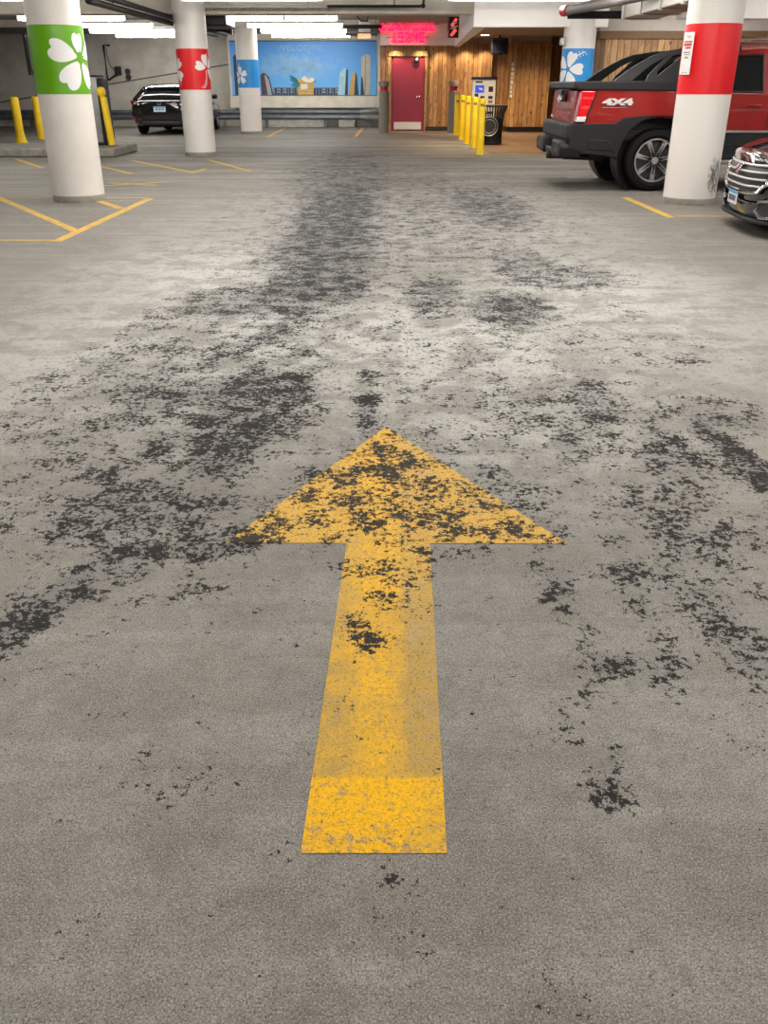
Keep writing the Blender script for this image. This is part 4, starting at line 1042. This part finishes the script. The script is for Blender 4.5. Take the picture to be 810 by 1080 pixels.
# sail panels between the bed and the cab roof
ys_ = lambda z: TW+.0-(max(0, z-1.36))*.42
for s in (-1, 1):
    bm = NB()
    outer = [(.62, 1.375), (.80, 1.50), (.95, 1.59), (1.12, 1.675), (1.28, 1.73), (1.60, 1.775), (2.3, 1.80)]
    inner = [(.86, 1.375), (1.0, 1.485), (1.13, 1.575), (1.25, 1.635), (1.33, 1.665), (1.60, 1.715), (2.3, 1.74)]
    side(bm, outer+inner[::-1], s, ys_, .07)
    side(bm, [(1.04, 1.37), (1.08, 1.45), (1.24, 1.60), (1.30, 1.66), (1.40, 1.68), (1.20, 1.50), (1.18, 1.37)], s, ys_, .06)        # inner strut
    side(bm, [(1.10, 1.37), (1.42, 1.37), (1.95, 1.74), (1.62, 1.74)], s, lambda z: ys_(z)+.012, .08)     # rear cab pillar
    side(bm, [(1.36, 1.37), (2.0, 1.37), (1.9, 1.42), (1.42, 1.42)], s, lambda z: ys_(z)+.006, .06)
    obj('sail_panel', bm, M['cladding'], tr, bevel=.008)
    bm = NB(); side(bm, [(1.22, 1.50), (1.62, 1.74), (1.34, 1.68), (1.22, 1.60)], s, lambda z: ys_(z)-.03, .01); side(bm, [(1.44, 1.40), (1.92, 1.40), (1.92, 1.72)], s, lambda z: ys_(z)-.02, .01); obj('quarter_glass', bm, M['glass_dark'], tr)
# cab
yc = lambda z: TW-.01 if z < 1.24 else TW-.01-(z-1.24)*.36
bm = NB()
def cabring(x, zb, zt, k=1.0):
    a, b = yc(zb)*k, yc(zt-.04)*k
    h = [(a, zb), (b, zt-.05), (b-.06, zt-.01), (b*.5, zt+.012), (0, zt+.02)]
    return [(x, y, z) for y, z in h]+[(x, -y, z) for y, z in h[::-1][1:]]
loft(bm, [cabring(1.62, 1.70, 1.735), cabring(1.95, 1.68, 1.775), cabring(2.6, 1.68, 1.80), cabring(3.3, 1.68, 1.79), cabring(3.55, 1.66, 1.745)])
rf = obj('cab_roof', bm, M['truck_red'], tr, bevel=.01)
for s in (-1, 1):
    bm = NB(); side(bm, [(2.02, 1.235), (2.10, 1.68), (2.16, 1.70), (2.16, 1.235)], s, lambda z: yc(z)+.002, .06); side(bm, [(2.64, 1.20), (2.60, 1.72), (2.72, 1.72), (2.80, 1.20)], s, lambda z: yc(z)+.004, .06)
    side(bm, [(3.5, 1.72), (3.6, 1.72), (4.2, 1.23), (4.05, 1.23)], s, lambda z: yc(z)+.004, .06)
    side(bm, [(2.0, 1.22), (2.0, 1.265), (4.1, 1.24), (4.1, 1.2)], s, lambda z: yc(z)+.002, .06)
    obj('door_pillar', bm, M['truck_red'], tr, bevel=.006)
    bm = NB(); side(bm, [(2.10, 1.25), (2.10, 1.69), (2.63, 1.70), (2.65, 1.235)], s, lambda z: yc(z)-.012, .012); side(bm, [(2.75, 1.235), (2.70, 1.70), (3.48, 1.70), (3.98, 1.235)], s, lambda z: yc(z)-.012, .012)
    wn_ = obj('side_window', bm, M['glass_dark'], tr)
    bm = NB()
    w_ = [(2.12, 1.255), (2.12, 1.68), (2.61, 1.69), (2.625, 1.245)]
    for a, b in zip(w_, w_[1:]+w_[:1]): tube(bm, [(a[0], s*(yc(a[1])+.0), a[1]), (b[0], s*(yc(b[1])+.0), b[1])], .014, 6)
    obj('window_seal', bm, M['black'], wn_)
    # roof rail
    bm = NB(); tube(bm, [(1.92, s*.66, 1.79), (2.05, s*.66, 1.86), (2.3, s*.66, 1.885), (3.2, s*.66, 1.88), (3.4, s*.66, 1.80)], .022, 8); tube(bm, [(2.0, s*.67, 1.80), (3.3, s*.67, 1.81)], .018, 6); obj('roof_rail', bm, M['chrome'], tr)
    bm = NB(); side(bm, [(2.45, 1.07), (2.62, 1.07), (2.62, 1.10), (2.45, 1.10)], s, lambda z: TW+.03, .03); obj('door_handle', bm, M['truck_red'], tr, bevel=.01)
    bm = NB(); side(bm, [(2.73, .78), (2.74, .78), (2.76, 1.24), (2.75, 1.24)], s, lambda z: TW-.006, .004); side(bm, [(2.0, .80), (2.01, .80), (2.03, 1.24), (2.02, 1.24)], s, lambda z: TW-.006, .004); obj('door_gap', bm, M['black'], tr)
    bm = NB(); box(bm, (3.95, s*1.10, 1.28), (.10, .22, .17)); obj('wing_mirror', bm, M['black'], tr, bevel=.03)
bm = NB(); prism(bm, [(-.72, 1.38), (.72, 1.38), (.66, 1.70), (-.66, 1.70)], lambda u, v, d: (1.96+d, u, v), .02); obj('rear_window', bm, M['glass_dark'], tr)
bm = NB(); b = [bm.verts.new(p) for p in ((3.56, -.74, 1.72), (3.56, .74, 1.72), (4.15, .86, 1.25), (4.15, -.86, 1.25))]; bm.faces.new(b); obj('windshield', bm, M['glass_dark'], tr)
bm = NB(); box2(bm, (1.95, -.90, .60), (4.1, .90, 1.22)); obj('cabin', bm, M['black'], tr)
bm = NB(); box2(bm, (5.40, -.95, .45), (5.62, .95, .68)); box2(bm, (5.48, -.60, .72), (5.52, .60, .96)); obj('front_bumper', bm, M['cladding'], tr, bevel=.04)
for s in (-1, 1):
    bm = NB(); box2(bm, (5.38, s*.62, .74), (5.54, s*.95, .95)); obj('headlamp', bm, M['tail_clear'], tr, bevel=.03)
# badge on the near quarter
SIDE = FACE
text_obj('badge', '4X4', .105, M['silver'], tr, Matrix.Translation((.70, -TW-.003, 1.125)) @ SIDE @ Matrix.Shear('XY', 4, (.3, 0)), .006, .006, 2.2)
bm = NB(); side(bm, [(.50, 1.055), (.85, 1.06), (.83, 1.067), (.52, 1.065)], -1, lambda z: TW-.006, .004); obj('badge_script', bm, M['steel'], tr)
for x in (RXw, FXw):
    for s in (-1, 1): wheel(tr, x, s*(TW-.145), RW, .27, s)

# ---- generic saloon body
def carbody(parent, st, m, name='body', n=5, arches=(), ra=.36, rz=.33):
    bm = NB(); rings = []
    for x, zb, zs, zt, wb, wm in st:
        h = [(0, zb), (wb*.85, zb), (wb, zb+.05), (wm, zb+(zs-zb)*.45), (wm, zb+(zs-zb)*.72), (wm*.965, zs), (wm*.90, zs+(zt-zs)*.55), (wm*.72, zs+(zt-zs)*.9), (0, zt)]
        rings.append([(x, y, z) for y, z in h]+[(x, -y, z) for y, z in h[::-1][1:-1]])
    loft(bm, rings)
    o = obj(name, bm, m, parent, sharp=50)
    if arches:
        me0 = o.data
        cb = NB()
        for ax in arches:
            for s in (-1, 1):
                cyl(cb, (ax, s*.62, rz), (ax, s*1.3, rz), ra, n=36)
        cut = obj('cut', cb, m); md = o.modifiers.new('b', 'BOOLEAN'); md.object = cut; md.operation = 'DIFFERENCE'; md.solver = 'EXACT'
        dg = bpy.context.evaluated_depsgraph_get(); dg.update()
        me = bpy.data.meshes.new_from_object(o.evaluated_get(dg)); o.modifiers.clear(); o.data = me
        me.name = name
        me.set_sharp_from_angle(angle=R(40))
        bpy.data.objects.remove(cut)
    return o

# ---- black hatchback (rear towards us, turned a little right)
hb = empty('hatchback_car', (-6.33, 29.6, 0), R(90-2.5), 'black hatchback parked by the back wall behind the left red-banded column', 'car')
carbody(hb, [(-2.20, .42, .70, .86, .50, .55), (-2.16, .36, .74, .90, .72, .78), (-2.05, .26, .80, .94, .80, .87), (-1.7, .20, .86, .98, .84, .90), (-.9, .18, .86, .96, .84, .90), (.6, .18, .84, .94, .84, .90), (1.2, .18, .80, .92, .84, .90), (1.8, .20, .70, .82, .80, .88), (2.15, .26, .60, .68, .68, .76), (2.25, .34, .52, .56, .45, .5)], M['car_black'], arches=(-1.35, 1.38))
def greenhouse(parent, st, m, name):
    bm = NB(); rings = []
    for x, zb, zt, wb, wt in st:
        h = [(wb, zb), (wt+(wb-wt)*.35, zb+(zt-zb)*.7), (wt, zt-.03*(zt > zb+.05)), (wt*.8, zt), (0, zt+.012)]
        rings.append([(x, y, z) for y, z in h]+[(x, -y, z) for y, z in h[::-1][1:]])
    loft(bm, rings); return obj(name, bm, m, parent, sharp=60)
greenhouse(hb, [(-2.06, .90, .93, .74, .70), (-1.80, .92, 1.09, .80, .62), (-1.45, .92, 1.26, .80, .58), (-1.1, .92, 1.32, .80, .56), (-.3, .92, 1.35, .80, .56), (.3, .92, 1.31, .80, .56), (.75, .92, 1.16, .80, .66), (1.15, .92, .95, .80, .74)], M['glass_dark'], 'cabin_glass')
bm = NB()
loft(bm, [[(x, y*w, z-.03*abs(y)**3) for y in (-1, -.8, -.4, 0, .4, .8, 1)]+[(x, y*w, z-.04) for y in (1, 0, -1)] for x, z, w in ((-1.55, 1.245, .54), (-1.3, 1.315, .58), (-1.0, 1.35, .59), (-.3, 1.375, .59), (.3, 1.34, .58), (.45, 1.28, .58))]); obj('roof', bm, M['car_black'], hb)
for s in (-1, 1):
    for pts, rr in (([(-1.5, s*.58, 1.25), (-1.86, s*.70, 1.02), (-2.02, s*.76, .92)], [.035, .06, .06]), ([(.42, s*.58, 1.28), (.8, s*.68, 1.15), (1.2, s*.77, .93)], .03), ([(-.35, s*.58, 1.34), (-.32, s*.80, .93)], .03)):
        bm = NB(); tube(bm, pts, rr, 6); obj('pillar', bm, M['car_black'], hb)
for s in (-1, 1):
    bm = NB(); prism(bm, [(s*.42, .82), (s*.86, .93), (s*.87, .84), (s*.80, .77), (s*.50, .75)], lambda u, v, d: (-2.17+d+max(0, abs(u)-.6)*.35, u, v), .12); tl = obj('tail_lamp', bm, mat('dark_red_lens', (.16, .008, .012), .12, coat=1), hb, bevel=.015)
    bm = NB(); prism(bm, [(s*.58, .83), (s*.76, .85), (s*.72, .78), (s*.60, .78)], lambda u, v, d: (-2.19+d+max(0, abs(u)-.6)*.35, u, v), .03); obj('reversing_lens', bm, M['tail_clear'], tl, bevel=.01)
    bm = NB(); prism(bm, [(s*.58, .46), (s*.84, .47), (s*.83, .41), (s*.62, .40)], lambda u, v, d: (-2.19+d+max(0, abs(u)-.6)*.4, u, v), .08); obj('bumper_reflector', bm, M['tail_red'], hb)
    bm = NB(); box(bm, (.62, s*.98, .98), (.13, .2, .13)); obj('wing_mirror', bm, M['car_black'], hb, bevel=.04)
bm = NB(); box2(bm, (-2.235, -.17, .62), (-2.21, .17, .76)); pl = obj('licence_plate', bm, M['plate'], hb)
bm = NB(); box2(bm, (-2.24, -.16, .725), (-2.232, .16, .755)); box2(bm, (-2.24, -.12, .66), (-2.232, -.06, .71)); box2(bm, (-2.24, -.04, .66), (-2.232, .03, .71)); box2(bm, (-2.24, .05, .66), (-2.232, .12, .71)); obj('plate_print', bm, M['plate_blue'], pl)
bm = NB(); tube(bm, [(-2.225, .065*math.cos(a*PI/8), .83+.04*math.sin(a*PI/8)) for a in range(16)], .008, 6, True); prism(bm, [(-.07, .835), (0, .82), (.07, .835), (0, .805)], lambda u, v, d: (-2.23+d, u, v), .01); obj('emblem', bm, M['chrome'], hb)
bm = NB(); prism(bm, [(-.62, .38), (.62, .38), (.55, .26), (-.55, .26)], lambda u, v, d: (-2.2+d, u, v), .2); obj('rear_diffuser', bm, M['black'], hb, bevel=.03)
bm = NB(); tube(bm, [(-2.18+abs(y)*.02, y, .56) for y in (-.7, -.35, 0, .35, .7)], .018, 6); obj('bumper_crease', bm, M['car_black'], hb)
bm = NB(); box2(bm, (-1.62, -.52, 1.24), (-1.45, .52, 1.255)); obj('spoiler', bm, M['car_black'], hb, bevel=.01)
bm = NB(); box2(bm, (-1.7, -.6, .2), (1.8, .6, .5)); obj('underbody', bm, M['black'], hb)
for x in (-1.35, 1.38):
    for s in (-1, 1): wheel(hb, x, s*.78, .33, .22, s, 10)

# ---- black saloon entering at right: x forward = nose
sd = empty('sedan_car', (3.62+2.5*math.cos(R(5)), 9.35-2.5*math.sin(R(5)), 0), R(180-5), 'black saloon car with chrome grille and blue plate, nose showing at the right edge', 'car')
NX = 2.5
carbody(sd, [(-2.45, .35, .75, .95, .7, .78), (-2.2, .25, .82, 1.02, .85, .92), (-1.3, .20, .85, 1.02, .88, .94), (.8, .18, .84, .98, .88, .94), (1.3, .18, .80, .95, .88, .94), (1.9, .17, .75, .88, .88, .93), (2.2, .16, .74, .84, .84, .88), (2.36, .16, .70, .79, .72, .77), (2.45, .17, .68, .76, .55, .60), (2.50, .18, .66, .74, .30, .34)], M['car_black'], arches=(-1.4, 1.45), ra=.38, rz=.35)
greenhouse(sd, [(-1.9, .96, 1.0, .80, .72), (-1.2, .98, 1.36, .84, .62), (-.4, .98, 1.45, .84, .62), (.2, .98, 1.42, .84, .62), (1.15, .96, .99, .82, .76)], M['glass_dark'], 'cabin_glass')
bm = NB(); loft(bm, [[(x, y*w, z-.03*abs(y)**3) for y in (-1, -.5, 0, .5, 1)]+[(x, y*w, z-.04) for y in (1, 0, -1)] for x, z, w in ((-1.25, 1.38, .62), (-.4, 1.475, .64), (.25, 1.44, .64))]); obj('roof', bm, M['car_black'], sd)
def fx(y, z):
    return NX+.022-float(np.interp(abs(y), [0, .3, .45, .60, .77, .88, .94], [0, 0, .018, .05, .14, .30, .55]))-max(0, z-.58)*.55-max(0, .25-z)*.25
def onf(y, z, o=0.0): return (fx(y, z)+o, y, z)
G_ = [(-.66, .70), (-.35, .735), (0, .745), (.35, .735), (.66, .70), (.70, .62), (.66, .50), (.56, .41), (.30, .385), (0, .38), (-.30, .385), (-.56, .41), (-.66, .50), (-.70, .62)]
bm = NB(); nn = 10
g1 = []
for i in range(nn+1):
    f = i/nn; z = .39+f*.34; w = float(np.interp(z, [.38, .41, .50, .62, .70, .74], [.50, .56, .66, .70, .66, .40]))
    g1.append([bm.verts.new(onf(-w+2*w*k/16, z, .004)) for k in range(17)])
for a, b in zip(g1, g1[1:]):
    for k in range(16): bm.faces.new((a[k], a[k+1], b[k+1], b[k]))
gl = obj('grille', bm, M['black'], sd)
bm = NB(); GG = []
for i in range(len(G_)):
    a, b = G_[i], G_[(i+1) % len(G_)]
    for f in (0, .33, .66): GG.append((a[0]+(b[0]-a[0])*f, a[1]+(b[1]-a[1])*f))
tube(bm, [onf(y, z, .015) for y, z in GG], [.032 if z > .68 else .018 for y, z in GG], 8, True); obj('grille_surround', bm, M['chrome'], gl)
bm = NB()
for z, w in ((.655, .66), (.595, .68), (.53, .66), (.465, .60)):
    sag = .03
    tube(bm, [onf(w*k/7, z-sag*(1-(k/7)**2)*.6, .02) for k in range(-7, 8)], .013, 6, flat=1.0)
obj('grille_bar', bm, M['steel'], gl)
bm = NB(); prism(bm, [(-.075, .645), (.075, .645), (.07, .59), (.035, .55), (0, .535), (-.035, .55), (-.07, .59)], lambda u, v, d: (fx(0, v)+.03+d, u, v), .02); em = obj('emblem', bm, M['chrome'], gl, bevel=.004)
bm = NB(); prism(bm, [(-.055, .63), (0, .63), (0, .59), (-.055, .59)], lambda u, v, d: (fx(0, v)+.051+d, u, v), .003); prism(bm, [(0, .59), (.05, .59), (.028, .56), (0, .55)], lambda u, v, d: (fx(0, v)+.051+d, u, v), .003); obj('crest_fields', bm, mat('crest_grey', (.25, .22, .2), .3, metal=.5), em)
# plate
bm = NB(); prism(bm, [(-.155, .345), (.155, .345), (.155, .50), (-.155, .50)], lambda u, v, d: (NX+.035+d, u-.08, v-.10), .012); pl = obj('licence_plate', bm, M['plate'], sd, bevel=.004)
bm = NB(); prism(bm, [(-.15, .445), (.15, .445), (.15, .495), (-.15, .495)], lambda u, v, d: (NX+.047+d, u-.08, v-.10), .003); obj('plate_sky', bm, mat('plate_sky_blue', (.04, .38, .75), .4), pl)
bm = NB()
for k in range(5): u = .10-.05*k; prism(bm, [(u-.015, .375), (u+.015, .375), (u+.015, .43), (u-.015, .43)], lambda a, v, d: (NX+.047+d, a-.08, v-.10), .003)
obj('plate_characters', bm, M['ink'], pl)
bm = NB(); tube(bm, [onf(y, .30, .01) for y in [-.45+.09*k for k in range(11)]], .010, 6); obj('lower_trim', bm, M['black'], sd)
bm = NB()
lip = [(y, fx(y, .16)+.05) for y in [-.90+.1*k for k in range(19)]]
prism(bm, [(x, y) for y, x in lip]+[(x-.18, y) for y, x in lip[::-1]], lambda u, v, d: (u, v, .135+d), .03); obj('front_lip', bm, M['cladding'], sd, bevel=.008)
for s in (-1, 1):
    bm = NB()
    P = [(s*.60, .34), (s*.80, .36), (s*.85, .26), (s*.80, .19), (s*.62, .19), (s*.56, .25)]
    tube(bm, [onf(y, z, .012) for y, z in P], .017, 8, True); fg = obj('fog_lamp_surround', bm, M['chrome'], sd)
    bm = NB(); bm.faces.new([bm.verts.new(onf(y, z, .008)) for y, z in P]); obj('fog_lamp', bm, M['alu_dark'], fg)
    bm = NB(); a = [onf(s*y, z, .012) for y, z in ((.74, .70), (.80, .735), (.88, .74), (.90, .68), (.86, .58), (.78, .54), (.75, .60))]
    bm.faces.new([bm.verts.new(p) for p in a]); obj('headlamp', bm, M['glass_dark'], sd)
    bm = NB(); box(bm, (.85, s*1.02, 1.02), (.14, .22, .15)); obj('wing_mirror', bm, M['car_black'], sd, bevel=.05)
bm = NB()
for s in (-1, 1): tube(bm, [(2.36, s*.34, .735), (1.9, s*.42, .875), (1.3, s*.52, .95)], .018, 6)
obj('hood_crease', bm, M['car_black'], sd)
bm = NB(); box2(bm, (-2.0, -.62, .2), (1.9, .62, .5)); obj('underbody', bm, M['black'], sd)
for x in (-1.4, 1.45):
    for s in (-1, 1): wheel(sd, x, s*.80, .35, .23, s, 10)

# ---------------------------------------------------------------- world and view
w = bpy.data.worlds.new('world'); sc.world = w; w.use_nodes = True
w.node_tree.nodes['Background'].inputs[0].default_value = (.9, .92, 1, 1); w.node_tree.nodes['Background'].inputs[1].default_value = .05
vs = sc.view_settings; vs.view_transform = 'Standard'; vs.look = 'None'; vs.gamma = 1; vs.use_curve_mapping = False; vs.exposure = 0.10
sc.display_settings.display_device = 'sRGB'
